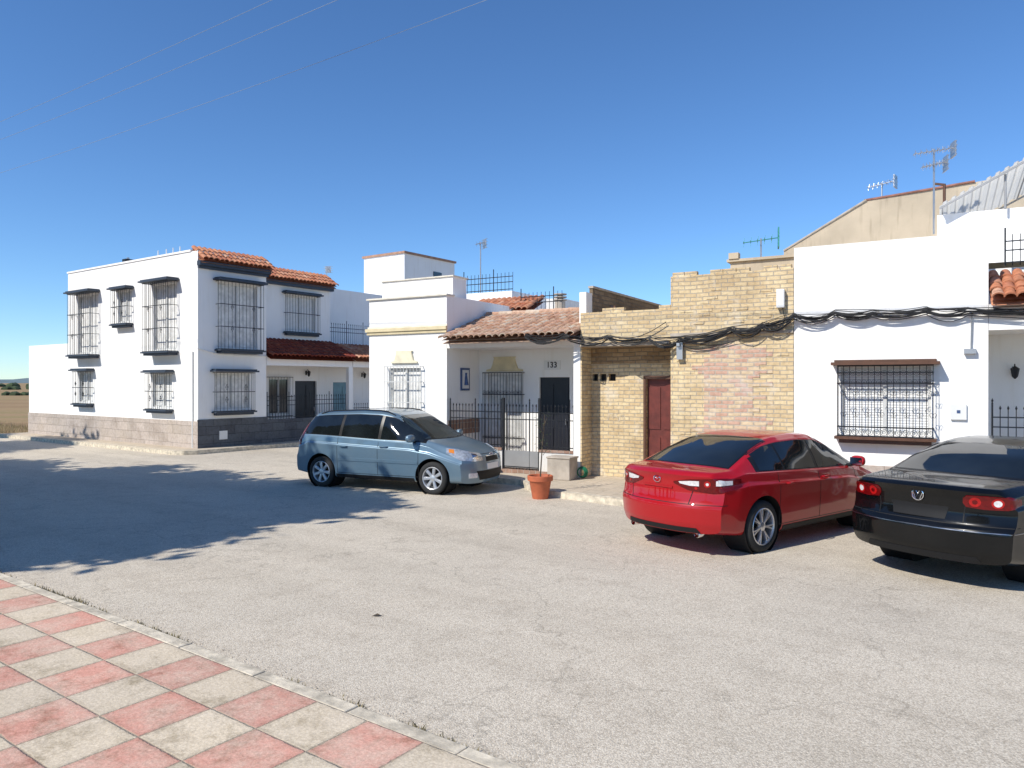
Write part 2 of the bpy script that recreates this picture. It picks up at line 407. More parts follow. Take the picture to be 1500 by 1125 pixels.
def grille_mesh(x0,x1,z0,z1,proj=.16,sp=.11,r=.0068,rails=(.0,.5,1.0),rings=None,diamond=False,scroll=False):
    m=MB(); y=-proj
    n=max(2,round((x1-x0)/sp))
    for i in range(n+1):
        x=x0+(x1-x0)*i/n; m.tube([(x,y,z0),(x,y,z1)],r,5)
    for f in rails:
        z=z0+(z1-z0)*f
        m.box(x0-.01,x1+.01,y-.010,y+.010,z-.011,z+.011)
        for xx in (x0,x1): m.box(xx-.01,xx+.01,y+.0105,.02,z-.008,z+.008)
    for xx in (x0,x1):
        k=max(1,round(proj/sp))
        for i in range(1,k):
            m.tube([(xx,y+proj*i/k,z0),(xx,y+proj*i/k,z1)],r,5)
    if rings:
        for zc,rr in rings:
            k=max(1,int((x1-x0)/(2.15*rr)))
            for i in range(k):
                cx=x0+(x1-x0)*(i+.5)/k; m.ring(cx,y-.012,zc,rr,.0045,10); m.ring(cx,y-.012,zc,rr*.45,.004,8)
    if scroll:
        for i in range(0,n,2):
            cx=x0+(x1-x0)*(i+1)/n
            for s in (-1,1):
                for zc in (z0+(z1-z0)*.30,z0+(z1-z0)*.60):
                    pts=[]
                    for k in range(15):
                        a=k/14*math.pi*2.2; q=.052*(1-k/20)
                        pts.append((cx+s*(.035+q*math.cos(a)*.6-.01),y-.013,zc+q*math.sin(a)*1.1))
                    m.tube(pts,.004,4,0,False)
    if diamond:
        cx=(x0+x1)/2
        for f in (.3,.62):
            zc=z0+(z1-z0)*f
            for dx in (-.25,.25):
                m.tube([(cx+dx*(x1-x0),y-.014,zc+.09),(cx+dx*(x1-x0)+.05,y-.014,zc),(cx+dx*(x1-x0),y-.014,zc-.09),(cx+dx*(x1-x0)-.05,y-.014,zc),(cx+dx*(x1-x0),y-.014,zc+.09)],.007,4)
                m.ring(cx+dx*(x1-x0),y-.014,zc,.022,.005,8)
    return m

def window(parent,x0,x1,z0,z1,loc=(0,0,0),rot=0,dep=.12,pane='blind',frame='iron_white',gm='iron',grille=True,proj=.16,sp=.11,
           canopy=None,base=None,label=None,gx=.06,**kw):
    m=MB(); m.box(x0-.02,x1+.02,dep-.02,dep+.03,z0-.02,z1+.02)
    w=m.obj('window',parent,[pane],loc=loc,rot=rot)
    if label: w['label']=label
    f=MB(); t=.05
    f.box(x0,x1,dep-.06,dep-.022,z1-t,z1); f.box(x0,x1,dep-.06,dep-.022,z0,z0+t)
    f.box(x0,x0+t,dep-.06,dep-.022,z0+t,z1-t); f.box(x1-t,x1,dep-.06,dep-.022,z0+t,z1-t)
    cx=(x0+x1)/2; f.box(cx-.03,cx+.03,dep-.06,dep-.022,z0+t,z1-t)
    f.obj('window_frame',w,[frame])
    if grille:
        g=grille_mesh(x0-gx,x1+gx,z0-gx,z1+gx*.6,proj,sp,**kw); g.obj('window_grille',w,[gm])
    if canopy:
        g=MB(); g.box(x0-gx-.10,x1+gx+.10,-proj-.10,-.003,z1+gx,z1+gx+.05); g.box(x0-gx-.05,x1+gx+.05,-proj-.05,-.003,z1+gx+.052,z1+gx+.09)
        g.obj('window_canopy',w,[canopy])
    if base:
        g=MB(); g.box(x0-gx-.05,x1+gx+.05,-proj-.05,-.003,z0-gx-.06,z0-gx-.012)
        g.box(x0-gx+.02,x1+gx-.02,-proj+.02,-.003,z0-gx-.13,z0-gx-.062); g.obj('sill',w,[base])
    return w

def door(parent,x0,x1,z0,z1,dep,mat,loc=(0,0,0),rot=0):
    m=MB(); m.box(x0,x1,dep-.05,dep,z0,z1)
    n=2
    for i in range(n):
        a=x0+(x1-x0)*(i+.12)/n; b=x0+(x1-x0)*(i+.88)/n
        for zz in ((.08,.42),(.5,.92)):
            m.box(a,b,dep-.068,dep-.052,z0+(z1-z0)*zz[0],z0+(z1-z0)*zz[1])
    d=m.obj('door',parent,[mat],loc=loc,rot=rot)
    h=MB(); h.tube([(x1-.1,dep-.12,z0+1.02),(x1-.1,dep-.05,z0+1.02)],.012,6); h.tube([(x1-.1,dep-.12,z0+.95),(x1-.1,dep-.12,z0+1.09)],.012,6)
    h.obj('handle',d,['chrome'])
    return d

def fence(parent,x0,x1,y,z0,z1,sp=.11,name='fence',mat='iron',knob=True,loc=(0,0,0),rot=0):
    m=MB(); n=max(1,round((x1-x0)/sp))
    for i in range(n+1):
        x=x0+(x1-x0)*i/n; big=(i%8==0)
        m.tube([(x,y,z0),(x,y,z1+(.12 if big else 0))],.014 if big else .0075,5)
        if knob: m.tube([(x,y,z1+(.12 if big else 0)-.001),(x,y,z1+(.12 if big else 0)+.03),(x,y,z1+(.12 if big else 0)+.07)],[.008,.018,.002],5)
    for z in (z0+.06,z1-.12,z1-.28): m.box(x0,x1,y-.012,y+.012,z-.01,z+.01)
    return m.obj(name,parent,[mat],loc=loc,rot=rot)

def hood(x0,x1,z0,z1,y=0):
    m=MB(); c=(x0+x1)/2; w=(x1-x0)/2
    pr=[(1.0,0),(.96,.12),(.72,.2),(.62,.55),(.55,.9),(.6,1.0)]
    vs=[]
    for f,h in pr:
        for sx in (-1,1):
            vs.append((c+sx*w*f,y-.06,z0+(z1-z0)*h)); vs.append((c+sx*w*f,y-.001,z0+(z1-z0)*h))
    fs=[]
    for i in range(len(pr)-1):
        a=i*4;b=a+4
        fs+=[(a,a+2,b+2,b),(a,b,b+1,a+1),(a+2,a+3,b+3,b+2)]
    a=(len(pr)-1)*4; fs+=[(0,1,3,2),(a,a+2,a+3,a+1)]
    m.add(vs,fs); return m

def wall_lamp(parent,x,y,z,loc=(0,0,0),rot=0):
    m=MB(); m.box(x-.03,x+.03,y-.02,y-.002,z-.08,z+.08); m.tube([(x,y-.02,z+.05),(x,y-.1,z+.12),(x,y-.16,z+.08)],.01,5)
    m.tube([(x,y-.16,z+.08),(x,y-.16,z+.04),(x,y-.16,z-.1),(x,y-.16,z-.14)],[.02,.07,.045,.01],6)
    return m.obj('wall_lamp',parent,['iron'],loc=loc,rot=rot)

# ================================================================= SETTING
m=MB(); S=3000
m.add([(-S,-S,-.012),(S,-S,-.012),(S,S,-.012),(-S,S,-.012)],[(0,1,2,3)])
g=m.obj('ground',None,['field']); g['kind']='structure'; g['label']='dry brown farmland reaching the horizon'; g['category']='ground'
m=MB()
pts=[(-45,.1),(150,.1),(150,-8.7),(31.5,-8.7),(31.5,-70),(-45,-70)]
m.add([(x,y,0) for x,y in pts],[tuple(range(6))])
g=m.obj('road',None,['asphalt'],loc=(O_F[0],O_F[1],0),rot=A_F); g['kind']='structure'; g['label']='worn pale grey asphalt street'; g['category']='road'
PO=w2(O_F,A_F,.59,.12)
m=MB(); m.box(-10,150,.002,14,0,.06,skip='b')
g=m.obj('pavement',None,['paving'],loc=PO,rot=A_F); g['kind']='structure'; g['label']='faded pink and cream checkered paving slabs'; g['category']='pavement'
m=MB(); x=-10
while x<60:
    L=random.uniform(.90,1.0); j=random.uniform(-.006,.003); w=random.uniform(-.008,.008)
    m.box(x,x+L,w,.119,0,.060+j,skip='b'); x+=L+.008
m.box(60,150,0,.119,0,.06)
g=m.obj('kerb',None,['kerb'],loc=(O_F[0],O_F[1],0),rot=A_F,bevel=.012); g['kind']='structure'; g['label']='worn pale kerb stones almost flush with the road'; g['category']='kerb'
kp=[(-6.6,-.8),(-.95,-.9),(-.05,-1.9),(2.0,-2.3),(2.75,-1.15),(30,-1.15)]
def walk(name,poly,kerbpts,frame,ang,label):
    m=MB(); n=len(poly)
    m.add([(x,y,.12) for x,y in poly],[tuple(range(n))])
    a=m.obj(name,None,['walk'],loc=(frame[0],frame[1],0),rot=ang); a['kind']='structure'; a['label']=label; a['category']='pavement'
    m=MB()
    P=[Vector((p[0],p[1])) for p in kerbpts]
    nrm=[]
    for i in range(len(P)):
        ds=[]
        if i>0: ds.append((P[i]-P[i-1]).normalized())
        if i<len(P)-1: ds.append((P[i+1]-P[i]).normalized())
        d=sum(ds,Vector((0,0))).normalized(); nv=Vector((-d.y,d.x)); c=nv.dot(Vector((-ds[0].y,ds[0].x))); nrm.append(nv/max(.4,c))
    vs=[]
    for p,nv in zip(P,nrm):
        q=p+nv*.15; o=p+nv*.015
        vs+=[(p.x,p.y,0),(p.x,p.y,.11),(o.x,o.y,.124),(q.x,q.y,.124),(q.x,q.y,.05)]
    fs=[]
    for i in range(len(P)-1):
        for k in range(4): fs.append((i*5+k,(i+1)*5+k,(i+1)*5+k+1,i*5+k+1))
    m.add(vs,fs)
    a=m.obj('kerb',None,['kerb'],loc=(frame[0],frame[1],0),rot=ang); a['kind']='structure'; a['label']='stone kerb along the house pavement'; a['category']='kerb'
kk=[(-6.6,9)]+kp
walk('sidewalk',[(x,y) for x,y in kk]+[(30,9)],kk,O_M,A_M,'beige tiled pavement in front of the houses')
kl=[(-.9,12.4),(-.9,-.2),(-.75,-.5),(-.45,-.65),(22,-.65)]
walk('sidewalk',kl+[(22,12.4)],kl,O_L,A_L,'narrow pavement round the corner house')

m=MB(); vs=[];fs=[]; n=120
for i in range(n+1):
    a=rad(70+90*i/n); R=2200
    h=10+9*math.sin(i*.23)+5*math.sin(i*.71+1)+2*math.sin(i*1.9)
    vs+=[(R*math.cos(a),R*math.sin(a),-1),((R+150)*math.cos(a),(R+150)*math.sin(a),max(3,h+4)),((R+700)*math.cos(a),(R+700)*math.sin(a),-1)]
for i in range(n): fs+=[(i*3,i*3+3,i*3+4,i*3+1),(i*3+1,i*3+4,i*3+5,i*3+2)]
m.add(vs,fs); g=m.obj('hills',None,['hill'],True); g['kind']='structure'; g['label']='low haze-tinted hills on the horizon'; g['category']='hill'
m=MB()
for i in range(260):
    a=rad(random.uniform(112,135)); R=random.choice([150,260,270,420,430])+random.uniform(-6,6)
    x,y=R*math.cos(a),R*math.sin(a); r=random.uniform(.6,1.5)*(R/260)
    vs=[(x+r*1.6*random.uniform(.6,1)*math.cos(t)*c,y+r*1.2*math.sin(t)*c,h*r*random.uniform(.75,1)) for h,c in ((0,1),(.6,.9),(1,.25)) for t in [k*math.pi/3 for k in range(6)]]
    fs=[(j*6+k,j*6+(k+1)%6,(j+1)*6+(k+1)%6,(j+1)*6+k) for j in range(2) for k in range(6)]+[(12,13,14,15,16,17)]
    m.add(vs,fs)
g=m.obj('field_scrub',None,['hedge']); tag(g,'dark green scrub lines across far fields','scrub',kind='stuff')
def blades(n,placer,name,label,mat='dry',hmax=.09):
    m=MB()
    for _ in range(n):
        x,y,z,s=placer(); a=random.uniform(0,6.28); h=random.uniform(.3,1)*hmax*s; w=.004+.004*random.random()
        lx,ly=random.uniform(-.6,.6)*h,random.uniform(-.6,.6)*h
        m.add([(x-w*math.cos(a),y-w*math.sin(a),z),(x+w*math.cos(a),y+w*math.sin(a),z),(x+lx,y+ly,z+h)],[(0,1,2)])
    o=m.obj(name,None,[mat]); tag(o,label,'grass',kind='stuff'); return o
cl=[(random.uniform(-2,14),random.uniform(.2,1.0)) for _ in range(46)]
def pl():
    c=random.choice(cl); return (*w2(O_F,A_F,c[0]+random.gauss(0,.10),-.02+random.gauss(0,.03))[:2],0.0,c[1])
blades(3600,pl,'dry_grass','dry weeds growing along the kerb edge')
def pl2():
    x=random.uniform(31.5,44); return (*w2(O_F,A_F,x,-8.7-random.random()*3)[:2],0,2.5)
blades(2500,pl2,'dry_verge_grass','dry grass verge beyond the corner house','dry',.14)
m=MB()
for _ in range(1500):
    if random.random()<.8: x,y,_z=w2(O_F,A_F,random.uniform(-2,13),-abs(random.gauss(.0,.12)))
    else: x,y=random.uniform(-4,5),random.uniform(4.3,11)
    r=random.uniform(.003,.011); vs=[(x+r*math.cos(t)*random.uniform(.6,1.2),y+r*math.sin(t)*random.uniform(.6,1.2),0) for t in (0,1.3,2.5,3.8,5)]+[(x,y,r*.9)]
    m.add(vs,[(k,(k+1)%5,5) for k in range(5)])
g=m.obj('gravel',None,['concrete']); tag(g,'loose grit scattered on the asphalt','gravel',kind='stuff')
m=MB()
x,y=-1.24,6.79
m.add([(x-.05,y,.004),(x,y-.02,.015),(x+.04,y+.01,.005),(x,y+.025,.02),(x+.07,y+.015,.008)],[(0,1,2,3),(1,4,2)])
g=m.obj('fallen_leaf',None,['bark']); tag(g,'dried brown leaf lying on the asphalt','leaf')

# ================================================================= LEFT TWO-STOREY HOUSE (frame L)
H=thing('corner_house','white two-storey house with navy window cages and tiled eaves','house',O_L,A_L)
side=lambda a,d,z:(d,a,z)
rs=rad(-90)
m=MB()
opF=[(.66,2.12,3.25,5.3,.14),(.57,1.83,1.3,2.42,.14)]
m.facade(0,2.47,0,6.2,opF)
opS=[(1.16,2.54,3.2,5.3,.14),(3.9,4.8,4.2,5.25,.14),(6.2,7.7,3.2,5.3,.14),(1.45,2.6,1.35,2.4,.14),(6.6,7.6,1.45,2.5,.14)]
m.facade(0,8.47,0,6.2,opS,fm=side)
m.box(0,2.47,0,8.47,0,6.2,skip='flb')
opB=[(4.17,5.55,4.05,5.32,.14),(3.45,4.35,1.0,2.3,.12),(4.6,5.6,.12,2.2,.15)]
m.facade(2.47,6.25,0,6.05,opB,fm=lambda a,d,z:(a,d+1.2,z))
m.box(2.47,6.25,1.2,8.4,0,6.05,skip='flb')
m.box(0.003,6.2,8.47,11.8,0,3.6,skip='fb')
m.box(-.03,2.5,.35,8.5,6.2,6.26)
m.obj('wall',H,['white'])
BX('stone_dado',H,'granite',-.03,-.002,-.03,11.8,.0,.95)
m=MB(); m.box(-.028,2.5,-.03,-.002,.0,1.0); m.box(2.472,2.5,-.002,1.19,.0,1.0); m.obj('slate_dado',H,['dado'])
kw=dict(canopy='navy',base='navy',pane='curtain')
window(H,.66,2.12,3.25,5.3,gx=.05,proj=.28,rails=(0,.33,.66,1),diamond=True,sp=.13,**kw)
window(H,.57,1.83,1.3,2.42,proj=.2,rails=(0,.5,1),diamond=True,sp=.13,**kw)
for a,b,c,d,_ in opS:
    kw['pane']='blind' if d-c<1.4 else 'curtain'
    window(H,-b,-a,c,d,rot=rs,gx=.06,proj=.22 if d-c<1.4 else .34,rails=(0,.5,1) if d-c<1.4 else (0,.33,.66,1),diamond=True,sp=.13,**kw)
window(H,4.17,5.55,4.05,5.32,loc=(0,1.2,0),proj=.18,rails=(0,.5,1),sp=.12,**kw)
window(H,3.45,4.35,1.0,2.3,loc=(0,1.2,0),dep=.1,proj=.12,sp=.12,pane='pane')
door(H,4.6,5.6,.12,2.2,.14,'darkdoor',loc=(0,1.2,0))
tile_roof(.0,2.60,-.26,5.94,.34,6.33,.17,.25).obj('roof_tiles',H,['tile'],True)
tile_roof(2.60,6.40,.94,5.86,1.6,6.28,.17,.25).obj('roof_tiles',H,['tile'],True)
tile_roof(2.5,6.3,-.25,3.05,1.18,3.66,.18,.3).obj('porch_roof',H,['tile_shade'],True)
m=MB(); m.box(-.03,2.53,-.18,-.002,5.74,5.88); m.box(-.01,2.5,-.10,-.003,5.66,5.738)
m.box(2.532,6.3,1.02,1.198,5.64,5.79); m.box(2.475,2.53,-.18,1.19,5.74,5.88); m.obj('cornice',H,['navy'])
m=MB(); m.box(2.475,6.28,-.02,.14,2.72,2.98); m.box(6.1,6.3,-.02,.14,.12,2.719); m.obj('porch_beam',H,['white'])
BX('low_wall',H,'dado',2.505,6.08,0,.12,.12,.9)
fence(H,2.55,6.0,.06,.9,1.65)
wall_lamp(H,5.1,1.2,2.5)
BX('meter_box',H,'signwhite',.7,.98,-.055,-.032,.35,.62)
m=MB(); m.tube([(-.03,.25,3.1),(-.03,.25,.1)],.025,6); m.obj('downpipe',H,['signwhite'])
m=MB(); m.tube([(-.04,-.04,3.2),(.6,-.03,3.05),(2.47,-.03,3.02)],.02,5); m.obj('conduit',H,['signwhite'])
a=thing('air_conditioner','small boxed unit on the flat white roof','air conditioner',w2(O_L,A_L,.5,5.1,6.26),A_L)
m=MB(); m.box(-.2,.2,-.14,.14,0,.06); m.box(-.16,.16,-.12,.12,.06,.22); m.obj('casing',a,['iron'],bevel=.02)
m=MB(); m.tube([(0,0,.22),(0,0,.28)],.05,8); m.obj('vent',a,['alu'])
for py in (1.4,1.8,2.2,2.7):
    m=MB(); m.tube([(.25,py,6.26),(.25,py,6.5)],.02,6); m.obj('vent_pipe',H,['signwhite'])

H=thing('terraced_house','white neighbouring house with roof terrace and stair tower','house',O_L,A_L)
m=MB()
m.facade(6.253,12,0,3.4,[(6.4,7.3,.12,2.15,.12),(8.6,9.8,1,2.3,.12)],fm=lambda a,d,z:(a,d+1.2,z))
m.box(6.253,12,1.2,2.5,0,3.4,skip='fb')
m.facade(6.253,20,0,6.0,[],fm=lambda a,d,z:(a,d+2.6,z))
m.box(6.253,20,2.6,9,3.3,6.0,skip='fb'); m.obj('wall',H,['white'])
BX('stair_tower',H,'white',12,15.6,2.75,5.4,6.0,8.1)
BX('tower_cap',H,'cap_brown',11.93,15.67,2.68,5.47,8.102,8.20)
BX('window',H,'pane',14.0,14.6,2.72,2.748,7.2,7.5)
door(H,6.4,7.3,.12,2.15,.1,'bluedoor',loc=(0,1.2,0))
window(H,8.6,9.8,1,2.3,loc=(0,1.2,0),proj=.12,pane='pane')
tile_roof(6.33,12,-.25,3.05,1.18,3.6,.19,.33).obj('porch_roof',H,['tile'],True)
BX('porch_beam',H,'white',6.31,12,-.02,.14,2.72,2.98)
fence(H,6.35,11.8,.06,.12,1.3)
fence(H,6.3,11.8,1.3,3.55,4.4,name='terrace_railing')
wall_lamp(H,7.9,1.2,2.45)

# ================================================================= CORNER HOUSE WITH YELLOW TRIM (frame M)
H=thing('yellow_trim_house','white single-storey house with pale ochre cornice and barred window','house',O_M,A_M)
m=MB(); ops=[(-5.18,-4.2,1.35,2.5,.14)]
m.facade(-5.82,-3.45,0,4.2,ops); m.box(-5.82,-3.45,0,9,0,4.2,skip='fb'); m.box(-5.82,-3.62,.5,1.1,4.2,4.72,skip='b')
m.box(-5.82,-4.1,4.2,8,4.2,4.8,skip='b')
m.obj('wall',H,['white'])
m=MB(); m.box(-5.9,-3.43,-.07,-.002,3.40,3.48); m.box(-5.87,-3.44,-.04,-.002,3.33,3.398); m.obj('cornice',H,['yellow'])
m=MB(); m.box(-5.88,-3.42,-.05,.3,4.202,4.24); m.box(-5.85,-3.42,-.03,-.002,3.482,3.53); m.box(-5.86,-3.58,.46,1.14,4.722,4.75); m.obj('coping',H,['cream'])
hood(-5.1,-4.28,2.62,2.92).obj('window_hood',H,['yellow_pale'])
window(H,-5.18,-4.2,1.35,2.5,pane='curtain',proj=.12,gm='iron_white',rails=(0,.3,.7,1),sp=.1,r=.008)
fence(H,-5.8,-4.1,4.25,4.8,5.35,name='terrace_railing',knob=False,sp=.13)
BX('dado',H,'dado_brown',-5.83,-3.46,-.02,-.002,0,.8)

# ================================================================= PORCH HOUSE (frame M)
H=thing('porch_house','white house with tiled porch roof and iron fence','house',O_M,A_M)
m=MB()
m.facade(-3.44,0,.12,2.95,[(-3.18,-2.2,.32,2.35,.12),(-1.72,-.92,.2,2.27,.1)],fm=lambda a,d,z:(a,d+1.4,z))
m.add([(-3.44,0,.12),(-3.44,1.4,.12),(-3.44,1.4,2.95),(-3.44,0,2.95)],[(0,1,2,3)])
m.box(-.16,.0,0,1.4,.12,2.95,skip='b')
m.add([(-3.44,0,2.95),(-.16,0,2.95),(-.16,1.4,2.95),(-3.44,1.4,2.95)],[(0,1,2,3)])
m.facade(-3.44,0,2.951,3.1)
m.box(-3.44,0,1.75,8,3.2,3.8,skip='b')
m.box(-.16,-.0,.3,.62,3.3,4.1,skip='b')
m.obj('wall',H,['white'])
BX('porch_floor',H,'dado_brown',-3.43,-.17,.0,1.39,.121,.2)
BX('fascia',H,'white2',-3.44,0,-.0,.02,3.1,3.14)
tile_roof(-3.42,.0,-.3,3.16,1.75,3.82,.165,.29).obj('porch_roof',H,['tile_old'],True)
m=MB()
for i in range(9): 
    x=-3.4+i*.385; m.tube([(x,1.72,3.86),(x+.4,1.72,3.86)],[.09,.075],8)
m.obj('ridge_tiles',H,['tile_old'],True)
window(H,-3.18,-2.2,.32,2.35,loc=(0,1.4,0),pane='curtain',proj=.14,gm='iron',rails=(0,.25,.75,1),sp=.085,r=.006,rings=[(1.9,.045),(.8,.045)])
hood(-3.2,-2.16,2.42,2.78,1.4).obj('window_hood',H,['yellow'])
door(H,-1.72,-.92,.2,2.27,.1,'darkdoor',loc=(0,1.4,0))
sg=BX('house_number',H,'signwhite',-1.58,-1.16,1.365,1.397,2.45,2.67)
text('numeral','133',.19,sg,'darkdoor',(-1.37,1.362,2.56))
tp=BX('tile_picture',H,'signblue',-3.436,-3.41,.55,.93,1.95,2.5)
BX('tile_panel',tp,'signwhite',-3.412,-3.403,.60,.88,2.00,2.45)
m=MB(); m.tube([(-3.40,.74,2.08),(-3.40,.74,2.2),(-3.40,.74,2.33),(-3.40,.74,2.38)],[.07,.05,.03,.035],8); m.obj('painted_figure',tp,['signblue'])
m=MB()
m.box(-3.438,-3.42,.02,1.39,.9,1.25); m.obj('tile_band',H,['dado_brown'])
for a,b in ((-3.40,-1.95),(-1.0,-.17)):
    BX('low_wall',H,'white2',a,b,.02,.14,.12,.62); BX('wall_coping',H,'dado_brown',a-.01,b,.0,.16,.622,.67)
fence(H,-3.4,-2.0,.08,.67,1.6,sp=.085); fence(H,-1.0,-.2,.08,.67,1.6,sp=.085)
gate=fence(H,-1.94,-1.02,.08,.2,1.6,name='gate',sp=.085)
BX('kick_panel',gate,'greymetal',-1.92,-1.04,.07,.09,.24,.62)
for k in (-1.94,-1.02): BX('gate_post',H,'iron',k-.025,k+.025,.055,.105,.12,1.8)
m=MB(); m.box(-3.4,-2.0,4.1,7.5,3.8,4.05); m.box(-3.4,-2.9,5.0,7.5,4.05,4.6,skip='b'); m.obj('terrace_wall',H,['white2'])
fence(H,-3.35,-2.1,3.4,3.8,4.6,name='terrace_railing',knob=False,sp=.12)
tile_roof(-5.0,-2.9,3.0,4.12,3.95,4.52,.18,.3).obj('terrace_roof',H,['tile'],True)

# ================================================================= BRICK HOUSE
H=thing('brick_house','unrendered yellow brick house with recessed maroon door','house',O_M,A_M)
RY=.50
m=MB()
m.facade(.0,2.1,0,2.98,[(.06,.19,2.18,2.33,.1),(.24,.38,2.18,2.33,.1),(.44,.60,2.18,2.33,.1),(1.28,1.93,.12,2.22,.14)],fm=lambda a,d,z:(a,d+RY,z),mi=0)
m.box(.002,.035,.002,.5,.12,2.98,mi=0)
m.box(0.004,1.97,0,.52,2.98,3.62,mi=0)
m.box(.02,1.97,.52,7,2.98,3.55,mi=0,skip='b')
m.box(1.97,4.285,0,7,0,4.25,mi=0,skip='b')
m.box(2.02,2.3,.1,.6,4.25,4.31,mi=0)
for i in range(9):
    x=2.0+i*.25
    if random.random()<.6: m.box(x,x+.24,.02,.14,4.25,4.25+.078)
for i in range(8):
    x=.01+i*.245
    if random.random()<.5: m.box(x,x+.235,.01,.13,3.62,3.62+.075)
for _ in range(70):
    x=random.uniform(2.02,4.0); z=random.randrange(3,50)*.08
    if 2.35<x<3.95 and z<3: continue
    m.box(x,x+.21,-random.uniform(.005,.014),0.01,z+.005,z+.071)
m.obj('wall',H,['brick'])
m=MB(); m.box(.04,1.965,-.12,.5,2.90,2.975); m.obj('concrete_lintel',H,['concrete'])
BX('concrete_band',H,'concrete',1.97,4.28,-.035,-.004,3.06,3.12)
m=MB()
for k in range(6,36):
    a=2.64+random.choice([-.24,-.12,0,0,.0,.12]); b=3.80+random.choice([-.24,-.12,0,0,.12])
    m.box(a,b,-.010,-.002,k*.08+.001,k*.08+.0795)
m.obj('bricked_opening',H,['brick_pink'])
rnd=random.Random(9)
m=MB(); pts=[]; cx,cz,yy=.42,1.42,RY-.004
for i in range(4):
    a0=rnd.uniform(0,6); w=rnd.uniform(.06,.12)
    for k in range(7):
        a=a0+k*.8; q=w*rnd.uniform(.3,1.0)
        pts.append((cx+i*.12+q*math.cos(a)*.6,cz+rnd.uniform(-.03,.03)+q*math.sin(a)))
vs=[]
for i,p in enumerate(pts):
    q=pts[min(i+1,len(pts)-1)]; o=pts[max(i-1,0)]; d=Vector((q[0]-o[0],q[1]-o[1])).normalized()*rnd.uniform(.003,.008)
    vs+=[(p[0]-d.y,yy-i*.00012,p[1]+d.x),(p[0]+d.y,yy-i*.00012,p[1]-d.x)]
m.add(vs,[(2*i,2*i+1,2*i+3,2*i+2) for i in range(len(pts)-1)])
m.obj('graffiti',H,['graffiti'])
BX('painted_shade_band',H,'brick_shade',.04,1.96,RY-.02,RY-.002,2.55,2.895)  # dark brick strip painting the shade under the projecting lintel
BX('vent_opening',H,'black',.04,.62,RY+.1,RY+.12,2.1,2.4)
door(H,1.28,1.93,.12,2.22,.14,'reddoor',loc=(0,RY,0))
m=MB(); m.box(1.23,1.28,RY-.03,RY+.01,.12,2.27); m.box(1.23,1.96,RY-.03,RY+.01,2.222,2.29); m.obj('door_frame',H,['brownwood'])
BX('junction_box',H,'signwhite',4.0,4.14,-.12,-.004,3.52,3.86,bevel=.01)
m=MB(); m.box(2.12,2.24,-.1,-.04,2.6,2.95); m.box(2.14,2.2,-.17,-.102,2.86,2.92); m.obj('lamp_bracket',H,['alu'])
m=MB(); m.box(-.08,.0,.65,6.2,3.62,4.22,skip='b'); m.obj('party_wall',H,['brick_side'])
BX('party_coping',H,'concrete',-.1,.02,.63,6.25,4.222,4.27)
m=MB(); m.box(2.42,3.85,3,6,4.24,4.92); m.box(2.35,3.9,2.93,6,4.922,4.98); m.box(2.4,2.62,2.9,3.1,4.982,5.12); m.obj('rear_parapet',H,['beige'])

# ================================================================= WHITE HOUSE
H=thing('white_house','plain white rendered house with brown-trimmed caged window','house',O_M,A_M)
m=MB(); ops=[(5.08,6.48,1.25,2.42,.16)]
m.facade(4.293,7.29,0,4.61,ops); m.box(4.293,7.29,0,9,0,4.61,skip='fb')
m.box(6.56,12,3.0,9,4.5,5.54,skip='b')
m.obj('wall',H,['white'])
BX('dado',H,'granite',4.30,7.28,-.03,-.002,0,.7)
window(H,5.08,6.48,1.25,2.42,pane='blind',proj=.2,gm='iron',sp=.1,gx=.03,r=.006,rails=(0,.13,.75,.9,1),rings=[(1.29,.052),(2.31,.045),(2.16,.035)],scroll=True,canopy='brownwood',base='brownwood')
mb_=BX('meter_box',H,'signwhite',6.76,6.99,-.05,-.002,1.53,1.79,bevel=.006)
BX('meter_label',mb_,'signblue',6.85,6.90,-.056,-.052,1.64,1.69)
m=MB(); m.box(6.95,7.12,-.09,-.002,2.62,2.70); m.tube([(7.05,-.04,2.7),(7.06,-.05,3.3)],.012,5); m.obj('junction_box',H,['alu'])

# ================================================================= RIGHT PORCH HOUSE
H=thing('balcony_house','white house with tiled porch, terrace railing and sheet awning','house',O_M,A_M)
m=MB()
m.facade(7.29,12,0,3.4,[(8.3,9.2,.15,2.3,.12),(9.8,11,1,2.3,.12)],fm=lambda a,d,z:(a,d+1.5,z))
m.box(11.8,12,0,1.5,0,3.4); m.box(7.295,12,0,.2,3.0,3.42); m.box(7.295,12,1.6,3,3.5,4.2)
m.box(7.293,12,1.5,8,0,3.5,skip='f')
m.add([(7.3,.2,3.0),(12,.2,3.0),(12,1.5,3.0),(7.3,1.5,3.0)],[(0,1,2,3)])
m.obj('wall',H,['white'])
tile_roof(7.32,12,-.28,3.5,.9,4.02,.17,.3).obj('porch_roof',H,['tile'],True)
door(H,8.3,9.2,.15,2.3,.1,'brownwood',loc=(0,1.5,0))
window(H,9.8,11,1,2.3,loc=(0,1.5,0),proj=.12)
fence(H,7.35,11.7,.1,.75,1.7); BX('low_wall',H,'white',7.3,11.75,.04,.18,.12,.75)
fence(H,7.6,12,1.3,4.2,4.75,name='terrace_railing',knob=False)
wall_lamp(H,7.75,1.5,2.35)
m=MB(); zx=lambda x:5.66+(x-6.6)*.52; n=26
for i in range(n):
    x=6.6+3.8*i/n; w=3.8/n
    xs=[x,x+w*.3,x+w*.45,x+w*.85,x+w]; hs=[0,0,.04,.04,0]
    vs=[(xx,yy,zx(xx)-(yy-2.7)*.05+h) for xx,h in zip(xs,hs) for yy in (2.7,5.8)]
    m.add(vs,[(2*k,2*k+1,2*k+3,2*k+2) for k in range(4)])
aw=m.obj('awning_sheet',H,['poly'])
m=MB()
